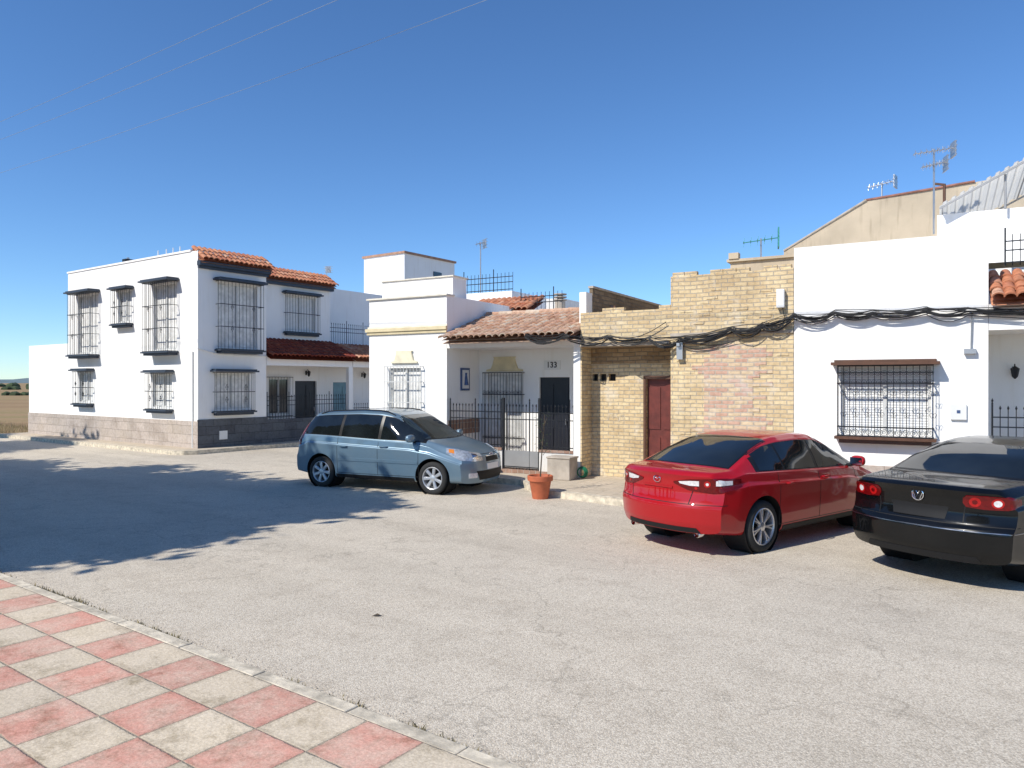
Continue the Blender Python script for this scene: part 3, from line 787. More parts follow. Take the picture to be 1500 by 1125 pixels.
for y in (2.74,5.76): m.tube([(6.6,y,zx(6.6)-.04-(y-2.7)*.05),(10.4,y,zx(10.4)-.04-(y-2.7)*.05)],.025,4)
for x in (6.65,8.1,9.5): m.tube([(x,2.74,zx(x)-.045),(x,5.76,zx(x)-.20)],.018,4)
for x,y in ((7.7,2.85),(9.9,2.85),(7.7,5.7),(9.9,5.7)): m.tube([(x,y,5.5),(x,y,zx(x)-.05-(y-2.7)*.05)],.022,6)
m.obj('awning_frame',aw,['greymetal'])

H=thing('gabled_building','beige rendered gable wall with faded tile edge','house',O_M,A_M)
prof=[(2.9,0),(2.9,5.75),(5.0,6.9),(8.6,7.12),(8.6,0)]
m=MB(); vs=[(x,7,z) for x,z in prof]+[(x,12,z) for x,z in prof]
m.add(vs,[(0,1,2,3,4),(5,9,8,7,6)]+[(i,(i+1)%5,5+(i+1)%5,5+i) for i in range(5)]); m.obj('wall',H,['beige'])
m=MB(); m.tube([(4.9,7,6.9),(6.2,6.98,6.98),(7.35,6.98,7.06)],.03,6); m.tube([(2.9,7,5.76),(4.95,6.98,6.9)],.03,6,1)
m.obj('verge_tiles',H,['tile_muted','concrete'])
m=MB(); m.tube([(6.7,6.2,4.5),(6.7,6.2,6.9)],.035,8); m.tube([(6.7,6.2,6.88),(6.5,6.2,6.93)],.03,6); m.obj('chimney_pipe',H,['brownwood'])

# ================================================================= ANTENNAS
def antenna(x,y,z0,h,n=7,L=.9,ang=0,mat='alu',label='thin television aerial on a roof mast',frame=(O_M,A_M),sc=1.0,second=False):
    p=w2(frame[0],frame[1],x,y,z0)
    e=thing('tv_antenna',label,'antenna',p,frame[1]+ang,'rooftop television aerials')
    m=MB(); m.tube([(0,0,-.3),(0,0,h)],.02,6); m.obj('mast',e,['alu'])
    m=MB()
    for z,LL in ((h-.08,L),)+(((h-.36,L*.6),) if second else ()):
        m.tube([(-LL*.5,0,z),(LL*.5,0,z+.08)],.013,5)
        for i in range(n):
            xx=-LL*.48+LL*.96*i/(n-1); zz=z+.08*(xx+LL/2)/LL; w=(.10+.10*(i/(n-1)))*sc
            m.tube([(xx,-w,zz),(xx,w,zz)],.008,4)
            m.tube([(xx,-w*.2,zz-.07*sc),(xx+.02,w*.2,zz+.07*sc)],.006,4)
        m.box(LL*.46,LL*.5,-.12*sc,.12*sc,z-.10*sc,z+.18*sc)
        for k in range(4): m.tube([(LL*.48,-.2,z-.1+k*.09),(LL*.48,.2,z-.1+k*.09)],.007,4)
    m.obj('boom',e,[mat])
    return e
antenna(6.5,3.2,5.5,1.45,8,.75,.3,label='television aerial on a tall mast above the terrace',sc=1.1,second=True)
antenna(5.25,8,6.9,.65,7,.7,-.2,label='small television aerial on the beige gable',sc=1.2)
antenna(3.0,3.5,4.95,.55,6,.8,.2,'teal',label='teal-green television aerial on a low parapet',sc=1.6)
antenna(-5.43,4.6,4.8,1.6,4,.28,1.0,label='slim aerial mast on a white roof')
antenna(8.5,4,6.0,1.1,5,.5,.6,label='small aerial on a distant white roof',frame=(O_L,A_L))
a=thing('chimney_stack','small grey round chimney cowl behind terrace railing','chimney',w2(O_M,A_M,-2.65,4.4,3.8),A_M)
m=MB(); m.tube([(0,0,0),(0,0,.62)],.15,12); m.obj('flue',a,['concrete'])
m=MB()
for z in (.65,.73,.81): m.tube([(0,0,z),(0,0,z+.03)],.19,12)
m.tube([(0,0,.62),(0,0,.82)],.08,8)
m.obj('cowl',a,['concrete'])

# ================================================================= CABLES
def cable(pts,r,label,mat='cable',grp='cables strung along the house fronts'):
    m=MB(); m.tube(pts,r,5); o=m.obj('power_cable',None,[mat]); tag(o,label,'cable',grp); return o
anch=[(-1.1,3.15),(-.2,3.12),(.7,3.08),(1.6,3.02),(2.2,3.0),(3.2,3.16),(3.75,3.2),(4.3,3.36),(5.0,3.38),(5.6,3.36),(6.4,3.36),(7.0,3.33),(8.6,3.32),(11.8,3.35)]
for c in range(20):
    off=random.uniform(-.08,.07); yo=-.05-random.random()*.12; P=[]; ph=random.uniform(0,6); fr=random.uniform(3,9)
    st=0 if c<11 else 4; en=len(anch)-1 if c%4 else 7
    for i in range(st,en):
        a,b=anch[i],anch[i+1]; sag=random.uniform(.0,.15) if i<8 else random.uniform(.02,.08)
        o1=random.uniform(-.04,.04)
        for k in range(6):
            t=k/6; x=a[0]+(b[0]-a[0])*t
            P.append(w2(O_M,A_M,x,yo-(.3 if x<-.05 else .08 if x<1.95 else 0),a[1]+(b[1]-a[1])*t+off+o1*math.sin(math.pi*t)-sag*4*t*(1-t)+.014*math.sin(fr*x+ph)))
    cable(P,random.choice([.006,.007,.009,.014]),'black electricity cable sagging along the facades')
for (sx,sz,ex,ez) in ((1.9,3.35,.9,3.05),(4.2,3.3,4.1,3.55),(2.2,3.0,2.2,2.9),(2.3,2.95,3.4,2.98),(2.05,2.95,2.9,2.85)):
    P=[w2(O_M,A_M,sx+(ex-sx)*t,-.07,sz+(ez-sz)*t-.1*math.sin(math.pi*t)) for t in [k/8 for k in range(9)]]
    cable(P,.008,'short black cable drop on a house front')
for (x,y,z) in ((-.31,11.3,8.0),(-2.3,11.9,8.5),(-3.6,12.2,8.6)):
    P=[]
    for k in range(-12,31):
        t=k*1.6; sg=.0011*(t-14)**2
        P.append((x-.84*t,y+.54*t,z+sg-.2))
    cable(P,.0042,'thin pale overhead wire high across the street','wire','overhead wires across the sky')

# ================================================================= STREET ITEMS
P_=w2(O_M,A_M,.2,-2.2)
e=thing('flower_pot','terracotta pot with a thin bare sapling beside the kerb','flower pot',P_,0)
m=MB(); m.lathe([(.0,.0),(.145,.0),(.205,.33),(.21,.335),(.235,.335),(.24,.42),(.225,.43),(.205,.42),(.19,.36),(0,.36)],28); m.obj('pot',e,['terracotta'],True)
m=MB(); m.lathe([(.0,.385),(.1,.38),(.195,.37)],20); m.obj('soil',e,['soil'])
m=MB(); m.tube([(0,0,.36),(.02,.01,.7),(.04,0,1.0),(.07,.02,1.3),(.08,.01,1.55)],[.014,.012,.010,.008,.004],6)
for z,a in ((.8,.5),(1.0,2.4),(1.2,4),(1.35,5.4),(1.3,1)): m.tube([(.05,0,z),(.05+.12*math.cos(a),.1*math.sin(a),z+.14)],[.006,.003],4)
m.obj('stem',e,['bark'])
m=MB()
for _ in range(46):
    z=random.uniform(.85,1.6); a=random.uniform(0,6.28); r=random.uniform(.02,.14); x,y=r*math.cos(a)+.05,r*math.sin(a)
    m.add([(x,y,z),(x+.03*math.cos(a+.6),y+.03*math.sin(a+.6),z+.005),(x+.055*math.cos(a),y+.055*math.sin(a),z-.01),(x+.03*math.cos(a-.6),y+.03*math.sin(a-.6),z+.005)],[(0,1,2,3)])
m.obj('leaves',e,['leaf'])
e=thing('stone_planter','square beige stone planter box standing by the porch','planter',w2(O_M,A_M,-.25,-.35,.12),A_M)
m=MB(); m.box(-.26,.26,-.2,.2,0,.44,skip='t'); m.box(-.28,.28,-.22,.22,.44,.48); m.obj('box',e,['concrete'],bevel=.015)
e=MB()
for k in range(5): e.ring(0,-.02*k,.13,.115-.008*k,.012,16)
o=e.obj('garden_hose',None,['greenhose'],loc=w2(O_M,A_M,.10,-.1,.13),rot=A_M); tag(o,'coiled green garden hose leaning on the wall','hose')

# ================================================================= CARS
def itp(tab,x):
    if x<=tab[0][0]: return tab[0][1]
    for (a,b),(c,d) in zip(tab,tab[1:]):
        if x<=c: return b+(d-b)*(x-a)/(c-a)
    return tab[-1][1]
def sm(tab,x,w=.07): return sum(itp(tab,x+w*k/3)*g for k,g in zip(range(-3,4),(1,2,3,4,3,2,1)))/16
def chaikin(P,n):
    for _ in range(n):
        Q=[P[0]]
        for a,b in zip(P,P[1:]):
            Q.append((a[0]*.75+b[0]*.25,a[1]*.75+b[1]*.25)); Q.append((a[0]*.25+b[0]*.75,a[1]*.25+b[1]*.75))
        Q.append(P[-1]); P=Q
    return P
class Car: pass
def car_shape(sp):
    L2=sp['L']/2
    def XE(s,y,z):
        pr=sp['front'] if s>0 else sp['rear']; bow=sp['bowf'] if s>0 else sp['bowr']
        return L2-sm(pr,z,.022)-bow*min(1.0,abs(y)/sp['w'])**2.6
    T=lambda x: sm(sp['top'],x,.07 if x>-1.7 else .035); B=lambda x: min(sm(sp['belt'],x),T(x)-.05)
    def section(x):
        top=T(x); belt=B(x); w=sp['w']*sm(sp['plan'],x); zb=sm(sp['bot'],x,.05)
        gh=max(0,min(1,(top-belt-.06)/.35)); wr=w*.87*(1-gh)+sp['wroof']*gh; ze=top-.022-.05*gh; h=belt-zb
        c=[(0,zb),(.5*w,zb),(.88*w,zb+.005),(.965*w,zb+.05),(.98*w,zb+.2*h),(.992*w,zb+.42*h),(w*1.0,zb+.62*h),(w*1.002,zb+.80*h),(w*1.0,zb+.82*h),(w*.970,zb+.855*h),(w*.966,zb+.90*h),(w*.955,belt-.012),(w*.952,belt-.002),(w*.938,belt+.006*gh+.001),
           ((w*.925+wr)/2+.026*gh,(belt+ze)/2+.01*gh),(wr,ze),(wr*.97,ze+.010),(wr*.88,top-.014),(wr*.5,top-.004),(0,top)]
        return chaikin(c,2)
    NS=96; rings=[]
    for i in range(NS+1):
        u=-1+2*i/NS; s=.55*u+.45*math.sin(math.pi/2*u)
        half=section(s*L2)
        full=half+[(-y,z) for y,z in reversed(half[1:-1])]
        rings.append([(s*XE(s,y,z),y,z) for y,z in full])
    m=MB(); n=len(rings[0]); vs=[p for r in rings for p in r]; fs=[]
    for i in range(NS):
        for k in range(n): fs.append((i*n+k,i*n+(k+1)%n,(i+1)*n+(k+1)%n,(i+1)*n+k))
    for end,sg in ((0,-1),(NS,1)):
        base=rings[end]; zc=.55; K=18; prev=[end*n+k for k in range(n)]
        for j in range(1,K):
            f=1-j/K; cur=[]
            for k in range(n):
                y=base[k][1]*f; z=zc+(base[k][2]-zc)*f; cur.append(len(vs)); vs.append((sg*XE(sg,y,z),y,z))
            for k in range(n):
                q=(prev[k],prev[(k+1)%n],cur[(k+1)%n],cur[k]); fs.append(q if sg>0 else q[::-1])
            prev=cur
        c=len(vs); vs.append((sg*XE(sg,0,zc),0,zc))
        for k in range(n):
            q=(prev[k],prev[(k+1)%n],c); fs.append(q if sg>0 else q[::-1])
    m.add(vs,fs)
    C=Car(); C.bvh=BVHTree.FromPolygons([Vector(v) for v in vs],fs); C.m=m; C.T=T;C.B=B;C.sp=sp
    return C

def build_car(sp,name,label,loc,rot,group):
    C=car_shape(sp); E=thing(name,label,'car',loc,rot,group); bvh=C.bvh; T,B=C.T,C.B
    body=C.m.obj('body_tmp',None,[sp['paint'],'black'],True)
    bm=bmesh.new(); bm.from_mesh(body.data); bmesh.ops.recalc_face_normals(bm,faces=bm.faces); bm.to_mesh(body.data); bm.free()
    R=sp['tr']; axles=[sp['fa'],sp['ra']]; cuts=[]
    for ax in axles:
        for sg in (-1,1):
            c=MB(); c.lathe([(0,sg*.5),(R+.055,sg*.5),(R+.055,sg*1.3),(0,sg*1.3)],48,axis='y')
            co=c.obj('cut',None,['black'],loc=(ax,0,R+.01)); bm=bmesh.new(); bm.from_mesh(co.data); bmesh.ops.remove_doubles(bm,verts=bm.verts,dist=1e-4); bmesh.ops.recalc_face_normals(bm,faces=bm.faces); bm.to_mesh(co.data); bm.free()
            cuts.append(co); b=body.modifiers.new('b','BOOLEAN'); b.operation='DIFFERENCE'; b.object=co; b.solver='EXACT'
    dg=bpy.context.evaluated_depsgraph_get(); me=bpy.data.meshes.new_from_object(body.evaluated_get(dg))
    for c in cuts: bpy.data.objects.remove(c)
    bpy.data.objects.remove(body)
    me.polygons.foreach_set('use_smooth',[True]*len(me.polygons)); me.set_sharp_from_angle(angle=rad(30))
    body=bpy.data.objects.new('body',me); COL.objects.link(body); body.parent=E
    for ax in axles:
        for sg in (-1,1):
            v=MB(); v.lathe([(.0,sg*.505),(R+.048,sg*.505),(R+.048,sg*(sp['w']-.05))],40,axis='y')
            li=MB(); li.add([(x+ax,y,z+R+.01) for x,y,z in v.v],v.f); li.obj('wheel_arch_liner',E,['black'],True)
    for ax in axles:
        for sg in (-1,1):
            we=bpy.data.objects.new('wheel',None); COL.objects.link(we); we.parent=E; we.empty_display_size=.1
            we.location=(ax,sg*(sp['w']-.03),R); we.rotation_euler=(0,random.uniform(0,1),0) if sg>0 else (0,random.uniform(0,1),math.pi)
            rr=sp['rr']; t=MB()
            t.lathe([(rr-.02,-.2),(rr+.01,-.205),(R-.03,-.21),(R-.005,-.19),(R,-.16),(R,-.05),(R-.006,-.02),(R-.03,.0),(rr+.03,.008),(rr+.008,.0),(rr-.005,-.015)],44,axis='y')
            t.obj('tyre',we,['tyre'],True,ang=50)
            r=MB(); r.lathe([(rr+.004,-.005),(rr-.004,.002),(rr-.014,-.004),(rr-.022,-.03),(rr-.03,-.18),(rr-.05,-.19)],44,axis='y')
            ns=sp['spokes']
            for k in range(ns):
                a0=2*math.pi*k/ns
                for dv in sp['split']:
                    w0,w1=sp['sw']
                    vs=[]
                    for q,w_,y in [(.045,w0,-.018),(rr*.55,(w0+w1)/2,-.012),(rr-.012,w1,-.012)]:
                        a=a0+dv*(q/rr)
                        pt=lambda rad_,tw,y:(rad_*math.cos(a)-tw*math.sin(a),y,rad_*math.sin(a)+tw*math.cos(a))
                        vs+=[pt(q,-w_,y-.012),pt(q,-w_*.6,y),pt(q,w_*.6,y),pt(q,w_,y-.012),pt(q,w_,y-.04),pt(q,-w_,y-.04)]
                    fs=[(i*6+j,i*6+(j+1)%6,(i+1)*6+(j+1)%6,(i+1)*6+j) for i in range(2) for j in range(6)]
                    r.add(vs,fs)
            r.lathe([(0,-.006),(.03,-.007),(.055,-.015),(.065,-.05)],20,axis='y')
            r.obj('rim',we,[sp['rimmat']],True,ang=40)
            d=MB(); d.lathe([(0,-.10),(rr*.62,-.10),(rr*.62,-.115),(rr-.03,-.15),(rr-.02,-.19)],32,axis='y'); d.obj('brake_disc',we,['black'])
    def shoot(o,d,off):
        h=bvh.ray_cast(Vector(o),Vector(d).normalized())
        if h[0] is None: return None
        nrm=h[1]
        if nrm.dot(Vector(d))>0: nrm=-nrm
        return h[0]+nrm*off, h[0]-nrm*.012
    def rs_(L,n):
        out=[]
        for i in range(n+1):
            t=i/n*(len(L)-1); k=min(int(t),len(L)-2); f=t-k
            out.append((L[k][0]+(L[k+1][0]-L[k][0])*f,L[k][1]+(L[k+1][1]-L[k][1])*f))
        return out
    def patch(fn,top,bot,nu=16,nv=8,off=.004,into=None,mi=0):
        A=rs_(top,nu);Bt=rs_(bot,nu); mm=into or MB(); g=[];g2=[];last=None
        for j in range(nv+1):
            row=[];row2=[]
            for i in range(nu+1):
                t=j/nv; r=shoot(*fn(A[i][0]+(Bt[i][0]-A[i][0])*t,A[i][1]+(Bt[i][1]-A[i][1])*t),off)
                if r is None: r=last
                if r is None: r=(Vector((0,0,.5)),Vector((0,0,.5)))
                last=r; row.append(r[0]); row2.append(r[1])
            g.append(row); g2.append(row2)
        vs=[p for r in g for p in r]; W=nu+1
        fs=[(j*W+i,(j+1)*W+i,(j+1)*W+i+1,j*W+i+1) for j in range(nv) for i in range(nu)]
        border=[(0,i) for i in range(nu)]+[(j,nu) for j in range(nv)]+[(nv,i) for i in range(nu,0,-1)]+[(j,0) for j in range(nv,0,-1)]
        o=len(vs)
        for j,i in border: vs.append(g2[j][i])
        for k in range(len(border)):
            j,i=border[k]; j2,i2=border[(k+1)%len(border)]
            fs.append((j*W+i,j2*W+i2,o+(k+1)%len(border),o+k))
        mm.add(vs,fs,mi); return mm
    side=lambda sg:(lambda x,z:((x,sg*3,z),(0,-sg,0)))
    xr=sp['xr']; xf=sp['xf']
    rear=lambda ph,z:((xr-4*math.cos(rad(ph)),4*math.sin(rad(ph)),z),(math.cos(rad(ph)),-math.sin(rad(ph)),0))
    front=lambda ph,z:((xf+4*math.cos(rad(ph)),4*math.sin(rad(ph)),z),(-math.cos(rad(ph)),-math.sin(rad(ph)),0))
    down=lambda x,y:((x,y,3),(0,0,-1))
    C.E=E
    def fin(mm,name,mat,lab=None,smooth=True):
        o=mm.obj(name,E,[mat] if not isinstance(mat,(list,tuple)) else mat,smooth,ang=40)
        if lab: o['label']=lab
        return o
    def ztop(x):
        t=T(x);b=B(x);gh=max(0,min(1,(t-b-.06)/.35)); return t-.022-.05*gh-.035
    def sideglass(x0,x1,e=0.0):
        n=18; xs=[x0+(x1-x0)*i/n for i in range(n+1)]
        top=[(x,max(ztop(x)+e,B(x)+.03)) for x in xs]; bot=[(x,B(x)+.03-e) for x in xs]
        return top,bot
    for sg in (-1,1):
        t,b=sideglass(*sp['dlo'],e=.012); fin(patch(side(sg),t,b,40,6,.002),'window_trim','trimb')
        for a,c in sp['glass']:
            t,b=sideglass(a,c); fin(patch(side(sg),t,b,18,6,.006),'side_window','cglass')
        s=MB()
        for x in sp['seams']: patch(side(sg),[(x-.004,B(x)-.0),(x+.004,B(x)-.0)],[(x-.004,.32),(x+.004,.32)],1,16,.0015,s)
        xa,xb=sp['seams'][0],sp['seams'][-1]
        patch(side(sg),[(xa,.33),(xb,.33)],[(xa,.322),(xb,.322)],24,1,.0015,s)
        fin(s,'door_seam','black')
        if sp.get('strip'):
            fin(patch(side(sg),[(sp['seams'][-1]+.02,sp['strip']+.03),(sp['seams'][0]-.02,sp['strip']+.03)],[(sp['seams'][-1]+.02,sp['strip']-.03),(sp['seams'][0]-.02,sp['strip']-.03)],24,2,.010),'rub_strip',sp['stripmat'])
        for x in sp['handles']:
            r=shoot(*side(sg)(x,sp['hz']),.03); p=r[0]
            h=MB(); h.tube([(x-.09,p.y-sg*.03,p.z),(x-.075,p.y,p.z+.002),(x+.075,p.y,p.z+.002),(x+.09,p.y-sg*.03,p.z)],.013,6); fin(h,'handle',sp['paint'])
        mx=sp['mirror']; r=shoot(*side(sg)(mx,B(mx)-.01),0); p=r[0]
        h=MB(); vs=[];fs=[]; NU,NV=12,8
        for j in range(NV+1):
            for i in range(NU):
                th=math.pi*j/NV; ph=2*math.pi*i/NU; c=math.cos(ph)*math.sin(th); d=math.sin(ph)*math.sin(th); zz=math.cos(th)
                pw=lambda v,q:math.copysign(abs(v)**q,v)
                vs.append((mx+.06*pw(c,.8)-.02*d*sg,p.y+sg*(.13)+.115*pw(d,.75),p.z+.105+.075*pw(zz,.75)))
        for j in range(NV):
            for i in range(NU): fs.append((j*NU+i,j*NU+(i+1)%NU,(j+1)*NU+(i+1)%NU,(j+1)*NU+i))
        h.add(vs,fs); mo=fin(h,'mirror',sp['paint'])
        h=MB(); h.tube([(mx,p.y-sg*.03,p.z+.03),(mx,p.y+sg*.09,p.z+.06)],.025,8); h.obj('mirror_arm',mo,['black'],True)
        h=MB(); h.box(-.062+mx,-.056+mx,p.y+sg*.13-.085,p.y+sg*.13+.085,p.z+.055,p.z+.155); h.obj('mirror_glass',mo,['chrome'])
        fin(patch(side(sg),[(sp['ra']+R+.08,.30),(sp['fa']-R-.08,.30)],[(sp['ra']+R+.08,.23),(sp['fa']-R-.08,.23)],20,2,.008),'sill_trim',sp.get('sillmat','black'))
    def curve(x,h,bowx): return [(x-bowx*(abs(y)/h)**2,y) for y in [h*(-1+2*i/16) for i in range(17)]]
    a=sp['ws']; fin(patch(down,curve(a[0]-.02,a[2]+.015,a[4]),curve(a[1]+.03,a[3]+.02,a[5]),24,12,.002),'windscreen_trim','trimb'); fin(patch(down,curve(a[0],a[2],a[4]),curve(a[1],a[3],a[5]),24,12,.005),'windscreen','cglass2')
    a=sp['rw']; fin(patch(down,curve(a[0]+.02,a[2]+.015,a[4]),curve(a[1]-.02,a[3]+.02,a[5]),24,12,.002),'rear_window_trim','trimb'); fin(patch(down,curve(a[0],a[2],a[4]),curve(a[1],a[3],a[5]),24,12,.005),'rear_window','cglass')
    C.patch=patch; C.rear=rear; C.front=front; C.side=side; C.down=down; C.fin=fin; C.shoot=shoot; C.body=body
    return C
def disc(C,ph,z,r,off,rz=None):
    rd=r/.0185; rz=rz or r; T_=[];B_=[]
    for k in range(13):
        a=math.pi*(1-k/12); T_.append((ph+rd*math.cos(a),z+rz*math.sin(a)+.0003)); B_.append((ph+rd*math.cos(a),z-rz*math.sin(a)-.0003))
    return C.patch(C.rear,T_,B_,12,6,off)

GR='cars parked along the street'
red=dict(L=4.74,w=.90,wroof=.62,tr=.33,rr=.235,fa=1.42,ra=-1.305,paint='redpaint',rimmat='rim',spokes=7,split=(-.12,.12),sw=(.012,.011),
 top=[(-2.37,1.005),(-2.31,1.05),(-2.25,1.065),(-1.98,1.075),(-1.92,1.09),(-1.5,1.265),(-1.1,1.395),(-.7,1.445),(-.2,1.458),(.25,1.435),(.6,1.33),(1.22,1.02),(1.6,.93),(2.1,.80),(2.3,.68),(2.37,.62)],
 belt=[(-2.37,.95),(-1.9,1.02),(-1.4,1.005),(0,.96),(1,.93),(1.5,.86),(2.37,.6)],
 plan=[(-2.37,.90),(-2.1,.96),(-1.6,.99),(-1.2,1.0),(1.3,1.0),(1.8,.98),(2.2,.92),(2.37,.86)],
 bot=[(-2.37,.30),(-2.0,.24),(-1.2,.2),(1.4,.2),(2.37,.22)],
 rear=[(.2,.15),(.3,.08),(.42,.035),(.60,.015),(.645,.02),(.67,.045),(.8,.07),(.93,.06),(.99,.045),(1.03,.02),(1.08,.03),(1.4,.2)],
 front=[(.2,.06),(.4,.0),(.6,.03),(.8,.12),(1.4,.2)],bowf=.42,bowr=.34,
 dlo=(-1.42,1.05),glass=[(.02,1.0),(-.78,-.05),(-1.34,-.82)],seams=[.98,-.01,-.98],handles=[.15,-.75],hz=.84,mirror=.86,
 xr=-1.3,xf=1.3,ws=(.42,1.2,.56,.72,.02,.16),rw=(-.88,-1.86,.57,.66,-.02,-.10))
C=build_car(red,'parked_car','glossy red five-door hatchback parked nose-in towards the houses',(3.67,10.81,0),rad(38),GR)
for sg in (-1,1):
    t=[(sg*14,.925),(sg*25,.962),(sg*42,.980),(sg*62,.965)]; b=[(sg*14,.905),(sg*25,.830),(sg*42,.800),(sg*62,.875)]
    l=C.fin(C.patch(C.rear,t,b,20,6,.010),'tail_light','lred')
    mm=C.patch(C.rear,[(sg*18,.930),(sg*26,.945),(sg*32,.948)],[(sg*19,.905),(sg*26,.885),(sg*32,.885)],12,4,.013); mm.obj('reversing_lens',l,['lclear'],True)
    mm=C.patch(C.rear,[(sg*42.5,.955),(sg*54,.950)],[(sg*42.5,.895),(sg*54,.900)],8,4,.013); mm.obj('indicator_lens',l,['lclear'],True)
    disc(C,sg*37.2,.912,.040,.0135).obj('lamp_lens',l,['lred2'],True)
    disc(C,sg*30,.857,.018,.0135).obj('lamp_lens',l,['lred2'],True)
    disc(C,sg*37.2,.912,.018,.0150).obj('lamp_core',l,['lclear'],True)
    C.fin(C.patch(C.front,[(sg*18,.70),(sg*45,.80)],[(sg*18,.62),(sg*45,.66)],12,5,.008),'headlight','lhead')
    mm=MB(); v=MB(); v.lathe([(.036,0),(.04,-.005),(.04,-.1),(.03,-.1),(.03,0)],18,axis='y')
    mm.add([(-2.10-y-.1,sg*.52+x,.285+z) for x,y,z in v.v],v.f); C.fin(mm,'exhaust_pipe','chrome')
s=MB()
C.patch(C.rear,[(-50,.662),(50,.662)],[(-50,.654),(50,.654)],50,1,.0015,s)
for sg in (-1,1): C.patch(C.rear,[(sg*28-.3,.83),(sg*28+.3,.83)],[(sg*25-.3,.66),(sg*25+.3,.66)],1,8,.0015,s)
C.fin(s,'panel_seam','black')
C.fin(C.patch(C.rear,[(-13,.855),(13,.855)],[(-13,.835),(13,.835)],20,2,.014),'hatch_handle','redpaint')
C.fin(C.patch(C.rear,[(-13,.832),(13,.832)],[(-13,.71),(13,.71)],20,2,.0015),'plate_recess','redpaint')
C.fin(C.patch(C.rear,[(-30,.37),(30,.37)],[(-33,.31),(33,.31)],30,3,.006),'rear_valance','black')
C.fin(C.patch(C.front,[(-15,.62),(15,.62)],[(-13,.42),(13,.42)],14,5,.006),'grille','black')
C.fin(C.patch(C.side(-1),[(-1.62,.93),(-1.50,.93)],[(-1.62,.83),(-1.50,.83)],6,6,.002),'fuel_flap','redpaint')
p=C.shoot(*C.rear(0,.935),.012)[0]
def emb(C,p,polys,rx,rz,mat='chrome',sgn=-1,r=.006):
    m=MB(); n=24
    m.tube([(p.x,p.y+rx*math.cos(a),p.z+rz*math.sin(a)) for a in [2*math.pi*k/n for k in range(n+1)]],r,5,0,False)
    for q in polys: m.tube([(p.x+sgn*.002,p.y+a,p.z+b) for a,b in q],r*.85,5)
    return C.fin(m,'emblem',mat)
emb(C,p,[[(-.046,.014),(-.028,.018),(-.012,.006),(0,-.008),(.012,.006),(.028,.018),(.046,.014)]],.054,.041,r=.0045)

blk=dict(L=4.77,w=.91,wroof=.62,tr=.325,rr=.215,fa=1.47,ra=-1.24,paint='blackpaint',rimmat='rim',spokes=5,split=(-.13,.13),sw=(.016,.015),
 top=[(-2.385,1.03),(-2.33,1.075),(-2.25,1.085),(-1.8,1.105),(-1.66,1.115),(-1.2,1.315),(-.85,1.415),(-.4,1.46),(.1,1.47),(.45,1.42),(.75,1.28),(1.3,1.03),(1.7,.95),(2.2,.82),(2.32,.72),(2.385,.64)],
 belt=[(-2.385,.98),(-1.9,1.03),(-1.4,1.025),(0,.99),(1,.95),(1.5,.88),(2.385,.62)],
 plan=[(-2.385,.94),(-2.1,.97),(-1.6,.99),(-1.2,1.0),(1.3,1.0),(1.8,.98),(2.2,.93),(2.385,.88)],
 bot=[(-2.385,.30),(-2.0,.24),(-1.2,.2),(1.4,.2),(2.385,.22)],
 rear=[(.2,.14),(.3,.06),(.42,.01),(.625,.0),(.65,.005),(.68,.05),(.8,.085),(.95,.075),(1.02,.04),(1.06,.02),(1.1,.04),(1.4,.2)],
 front=[(.2,.06),(.4,.0),(.6,.02),(.8,.1),(1.4,.2)],bowf=.36,bowr=.27,
 dlo=(-1.28,1.12),glass=[(.05,1.07),(-.85,-.02),(-1.2,-.89)],seams=[1.05,.02,-1.0],handles=[.2,-.72],hz=.87,mirror=.92,
 xr=-1.3,xf=1.3,ws=(.5,1.27,.57,.74,.02,.16),rw=(-.78,-1.6,.57,.68,-.02,-.10))
C=build_car(blk,'parked_car','glossy black saloon parked nose-in beside the red car',(6.29,9.25,0),rad(34),GR)
for sg in (-1,1):
    t=[(sg*24,.96),(sg*25.5,.990),(sg*34,.996),(sg*44,.99),(sg*52,.965)]; b=[(sg*24,.91),(sg*25.5,.87),(sg*34,.855),(sg*44,.86),(sg*52,.91)]
    l=C.fin(C.patch(C.rear,t,b,24,8,.010),'tail_light','lred')
    disc(C,sg*29.6,.928,.050,.0130).obj('lamp_lens',l,['lred2'],True)
    disc(C,sg*39.6,.926,.052,.0130).obj('lamp_lens',l,['lred2'],True)
    disc(C,sg*39.6,.926,.034,.0150).obj('lamp_core',l,['lclear'],True)
    disc(C,sg*29.6,.928,.024,.0150).obj('lamp_core',l,['lred'],True)
    C.fin(C.patch(C.front,[(sg*18,.74),(sg*45,.82)],[(sg*18,.64),(sg*45,.68)],12,5,.008),'headlight','lhead')
C.fin(C.patch(C.rear,[(-58,.634),(58,.634)],[(-58,.626),(58,.626)],50,1,.006),'chrome_strip','dullchrome')
s=MB(); C.patch(C.rear,[(-50,.690),(50,.690)],[(-50,.682),(50,.682)],50,1,.0015,s)
for sg in (-1,1): C.patch(C.rear,[(sg*25-.3,.87),(sg*25+.3,.87)],[(sg*24-.3,.70),(sg*24+.3,.70)],1,8,.0015,s)
C.fin(s,'panel_seam','black')
C.fin(C.patch(C.rear,[(-17,.85),(17,.85)],[(-15,.72),(15,.72)],20,4,.002),'plate_recess','black')
C.fin(C.patch(C.rear,[(-30,.37),(30,.37)],[(-33,.30),(33,.30)],30,3,.006),'rear_valance','black')
C.fin(C.patch(C.front,[(-13,.74),(13,.74)],[(-13,.38),(13,.38)],14,5,.006),'grille','black')
p=C.shoot(*C.rear(0,.95),.012)[0]
emb(C,p,[[(-.024,.05),(0,.008),(.024,.05)],[(-.05,.022),(-.022,-.048),(0,-.004),(.022,-.048),(.05,.022)]],.060,.060,r=.007)
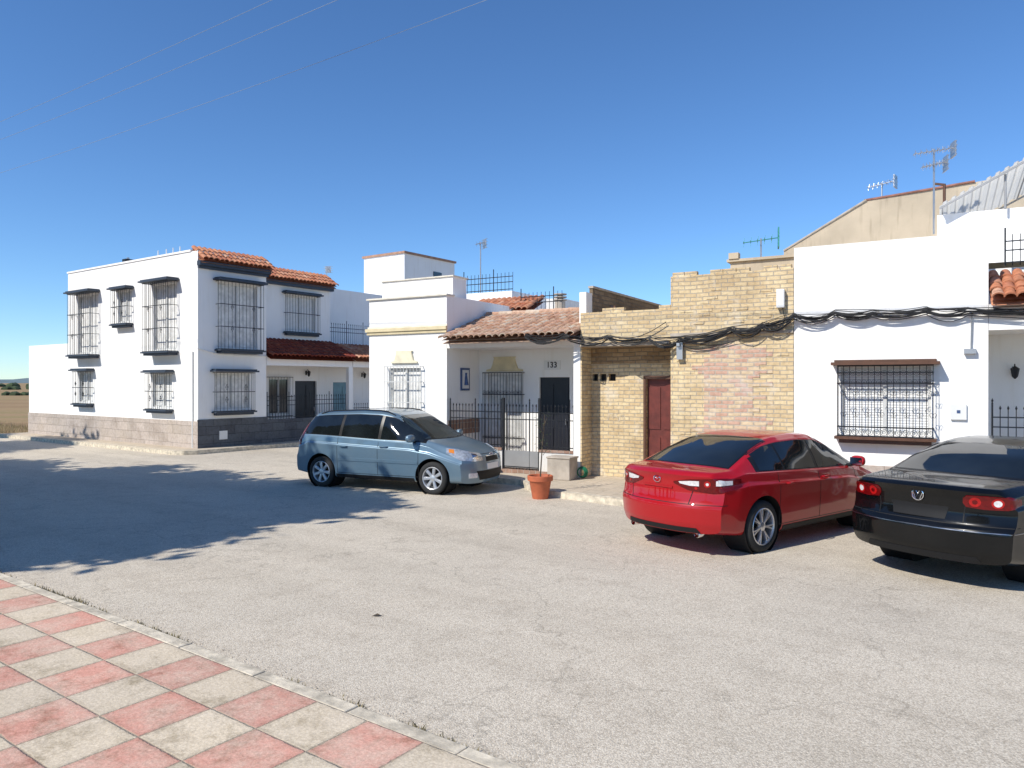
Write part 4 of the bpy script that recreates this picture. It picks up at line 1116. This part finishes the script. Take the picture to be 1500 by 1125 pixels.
C.fin(C.patch(C.rear,[(-3.5,1.005),(3.5,1.005)],[(-3.5,.893),(3.5,.893)],8,6,.002),'emblem_recess','black')

blu=dict(L=4.33,w=.91,wroof=.64,tr=.315,rr=.215,fa=1.295,ra=-1.345,paint='bluepaint',rimmat='hub',spokes=7,split=(0,),sw=(.026,.034),
 top=[(-2.165,.98),(-2.12,1.1),(-2.0,1.30),(-1.88,1.46),(-1.75,1.53),(-1.3,1.57),(-.5,1.60),(.0,1.59),(.3,1.55),(.55,1.45),(1.25,1.06),(1.5,1.0),(1.85,.92),(2.05,.84),(2.12,.79),(2.165,.72)],
 belt=[(-2.165,.93),(-1.9,1.06),(-1.3,1.05),(0,1.0),(1,.97),(1.5,.91),(2.165,.67)],
 plan=[(-2.165,.93),(-1.9,.975),(-1.4,1.0),(1.2,1.0),(1.7,.985),(2.0,.95),(2.165,.92)],
 bot=[(-2.165,.28),(-1.8,.23),(-1.2,.2),(1.4,.2),(2.165,.22)],
 rear=[(.2,.08),(.3,.02),(.42,.0),(.62,.0),(.68,.03),(.8,.05),(1.0,.05),(1.6,.12)],
 front=[(.2,.05),(.35,.0),(.5,.0),(.62,.01),(.72,.04),(.82,.10),(1.6,.2)],bowf=.34,bowr=.2,
 dlo=(-1.88,1.12),glass=[(.1,1.05),(-.85,.03),(-1.78,-.92)],seams=[1.0,.06,-.92],handles=[.2,-.75],hz=.86,mirror=.88,
 strip=.60,stripmat='bluepaint',xr=-1.2,xf=1.1,ws=(.42,1.25,.58,.74,.02,.2),rw=(-1.90,-2.02,.56,.62,-.0,-.04))
C=build_car(blu,'parked_car','grey-blue compact people carrier parked at the kerb',(-2.34,15.45,0),rad(-24.5),GR)
for sg in (-1,1):
    t=[(sg*20,.775),(sg*32,.81),(sg*46,.865),(sg*60,.89)]; b=[(sg*20,.645),(sg*32,.64),(sg*46,.67),(sg*60,.80)]
    l=C.fin(C.patch(C.front,t,b,20,8,.010),'headlight','lhead')
    mm=C.patch(C.front,[(sg*51,.86),(sg*57,.87)],[(sg*51,.79),(sg*57,.81)],6,4,.013); mm.obj('indicator_lens',l,['lorange'],True)
    mm=C.patch(C.front,[(sg*26,.76),(sg*33,.78)],[(sg*26,.68),(sg*33,.68)],6,4,.013); mm.obj('lamp_reflector',l,['chrome'],True)
    C.fin(C.patch(C.rear,[(sg*38,1.3),(sg*50,1.3)],[(sg*38,.85),(sg*50,.85)],6,14,.008),'tail_light','lred')
    C.fin(C.patch(C.front,[(sg*28,.42),(sg*38,.42)],[(sg*28,.33),(sg*38,.33)],6,4,.008),'fog_lamp','lclear')
C.fin(C.patch(C.front,[(-13,.72),(13,.72)],[(-14,.62),(14,.62)],20,4,.006),'grille','black')
C.fin(C.patch(C.front,[(-13,.725),(13,.725)],[(-13,.712),(13,.712)],20,1,.010),'grille_trim','chrome')
C.fin(C.patch(C.front,[(-29,.455),(29,.455)],[(-24,.28),(24,.28)],24,5,.006),'lower_grille','black')
pl_=C.fin(C.patch(C.front,[(-13,.58),(13,.58)],[(-13,.47),(13,.47)],10,3,.014),'number_plate','signwhite')
mm=C.patch(C.front,[(11.4,.58),(13,.58)],[(11.4,.47),(13,.47)],2,3,.017); mm.obj('plate_band',pl_,['fblue'])
s=MB()
C.patch(C.front,[(-20,.765),(20,.765)],[(-20,.757),(20,.757)],40,1,.0015,s)
C.fin(s,'panel_seam','black')
p=C.shoot(*C.front(0,.74),.01)[0]
mm=MB(); n=24; vs=[(p.x+.008,0,p.z)]+[(p.x+.002,.07*math.cos(a),p.z+.028*math.sin(a)) for a in [2*math.pi*k/n for k in range(n)]]
mm.add(vs,[(0,1+k,1+(k+1)%n) for k in range(n)]); C.fin(mm,'badge','fblue')
emb(C,p,[],.072,.03,sgn=1,r=.004)
for sg in (-1,1):
    pts=[]
    for i in range(11):
        x=-1.55+1.85*i/10; q=C.shoot(*C.down(x,sg*.60),0)[0]; pts.append((x,sg*.60,q.z+(.0 if i in(0,10) else .035)))
    mm=MB(); mm.tube(pts,.012,6); C.fin(mm,'roof_rail','black')

# ================================================================= TREES
def tree_mesh(seed,h,R,nleaf):
    rnd=random.Random(seed); tr=MB(); lf=MB()
    zc=h-R*.75
    tr.tube([(0,0,-.05),(.04,.02,h*.2),(-.03,.05,h*.4),(.02,0,h*.58),(0,0,h*.8)],[.2,.16,.13,.1,.03],9)
    cl=[]
    for k in range(50):
        while 1:
            p=Vector((rnd.uniform(-1,1),rnd.uniform(-1,1),rnd.uniform(-1,1)))
            if p.length<1: break
        c=Vector((p.x*R*.95,p.y*R*.95,zc+p.z*R*.7)); cl.append((c,rnd.uniform(.4,.6)*R*.5))
        a=Vector((0,0,h*rnd.uniform(.32,.6))); mid=(a+c)/2+Vector((rnd.uniform(-.2,.2),rnd.uniform(-.2,.2),-.15))
        if k%2==0: tr.tube([a,mid,c],[.06,.035,.012],5)
    for _ in range(nleaf):
        c,r=rnd.choice(cl); p=c+Vector((rnd.gauss(0,r*.5),rnd.gauss(0,r*.5),rnd.gauss(0,r*.42)))
        s=rnd.uniform(.12,.22); a=Vector((rnd.uniform(-1,1),rnd.uniform(-1,1),rnd.uniform(-.5,.5))).normalized(); b=a.cross(Vector((rnd.uniform(-1,1),rnd.uniform(-1,1),rnd.uniform(-1,1)))).normalized()
        lf.add([p-a*s,p+b*s*.55,p+a*s,p-b*s*.55],[(0,1,2,3)])
    return tr,lf
TR=[tree_mesh(3,9.0,2.8,16000),tree_mesh(5,8.6,2.7,16000)]
proto=[]
spots=[(-11.9,8.2,0,1.0),(-13.6,5.3,1,1.0),(-16.8,10.6,0,1.05),(-20.2,13.2,1,1.0),(-24.6,19.6,0,1.0),(-29,23,1,1),(-14.2,9.0,1,1.05),(-17.3,7.4,1,1.0),(-20.5,10.0,0,1.0),(-12.6,7.0,1,.98),(-15.6,7.6,0,.95),(-5.2,-4.1,0,.92)]  # off-view trees set from their shadow; a few added to close its gaps
for i,(x,y,k,s) in enumerate(spots):
    e=thing('street_tree','leafy round-crowned tree growing from the checkered pavement','tree',(x,y,.06),i*1.3,'trees lining the pavement'); e.scale=(s,s,s)
    if len(proto)<=k and k==len(proto):
        a=TR[k][0].obj('trunk',e,['bark'],True); b=TR[k][1].obj('crown',e,['leaf']); proto.append((a,b))
    else:
        for q in proto[k]:
            c=q.copy(); COL.objects.link(c); c.parent=e

# ================================================================= LIGHT, CAMERA
el=rad(42); sd=Vector((-.8*math.cos(el),-.6*math.cos(el),math.sin(el)))
W=bpy.data.worlds.new('World'); SC.world=W; W.use_nodes=True
nt=W.node_tree; bg=nt.nodes['Background']; sk=nt.nodes.new('ShaderNodeTexSky'); sk.sky_type='NISHITA'; sk.sun_disc=False
sk.sun_elevation=el; sk.sun_rotation=math.atan2(-.8,-.6); sk.air_density=.9; sk.dust_density=.0; sk.ozone_density=3.5; sk.altitude=600
hs=nt.nodes.new('ShaderNodeHueSaturation'); hs.inputs['Saturation'].default_value=1.08; hs.inputs['Value'].default_value=1.0
tn=nt.nodes.new('ShaderNodeMix'); tn.data_type='RGBA'; tn.blend_type='MULTIPLY'; tn.inputs[0].default_value=1; tn.inputs[7].default_value=(.78,.95,1.10,1)
nt.links.new(sk.outputs[0],hs.inputs['Color']); nt.links.new(hs.outputs[0],tn.inputs[6]); nt.links.new(tn.outputs[2],bg.inputs['Color']); bg.inputs['Strength'].default_value=.15
L=bpy.data.lights.new('sun','SUN'); L.energy=5.0; L.angle=rad(.5); L.color=(1,.955,.87)
o=bpy.data.objects.new('sun',L); COL.objects.link(o); o.rotation_euler=(-sd).to_track_quat('-Z','Y').to_euler()
cam=bpy.data.cameras.new('camera'); cam.lens=26; cam.sensor_width=36; cam.clip_end=6000; cam.clip_start=.05
o=bpy.data.objects.new('camera',cam); COL.objects.link(o); o.location=(0,0,2.15); o.rotation_euler=(rad(89.87),0,0)
SC.camera=o
SC.view_settings.view_transform='Standard'; SC.view_settings.look='None'; SC.view_settings.exposure=0
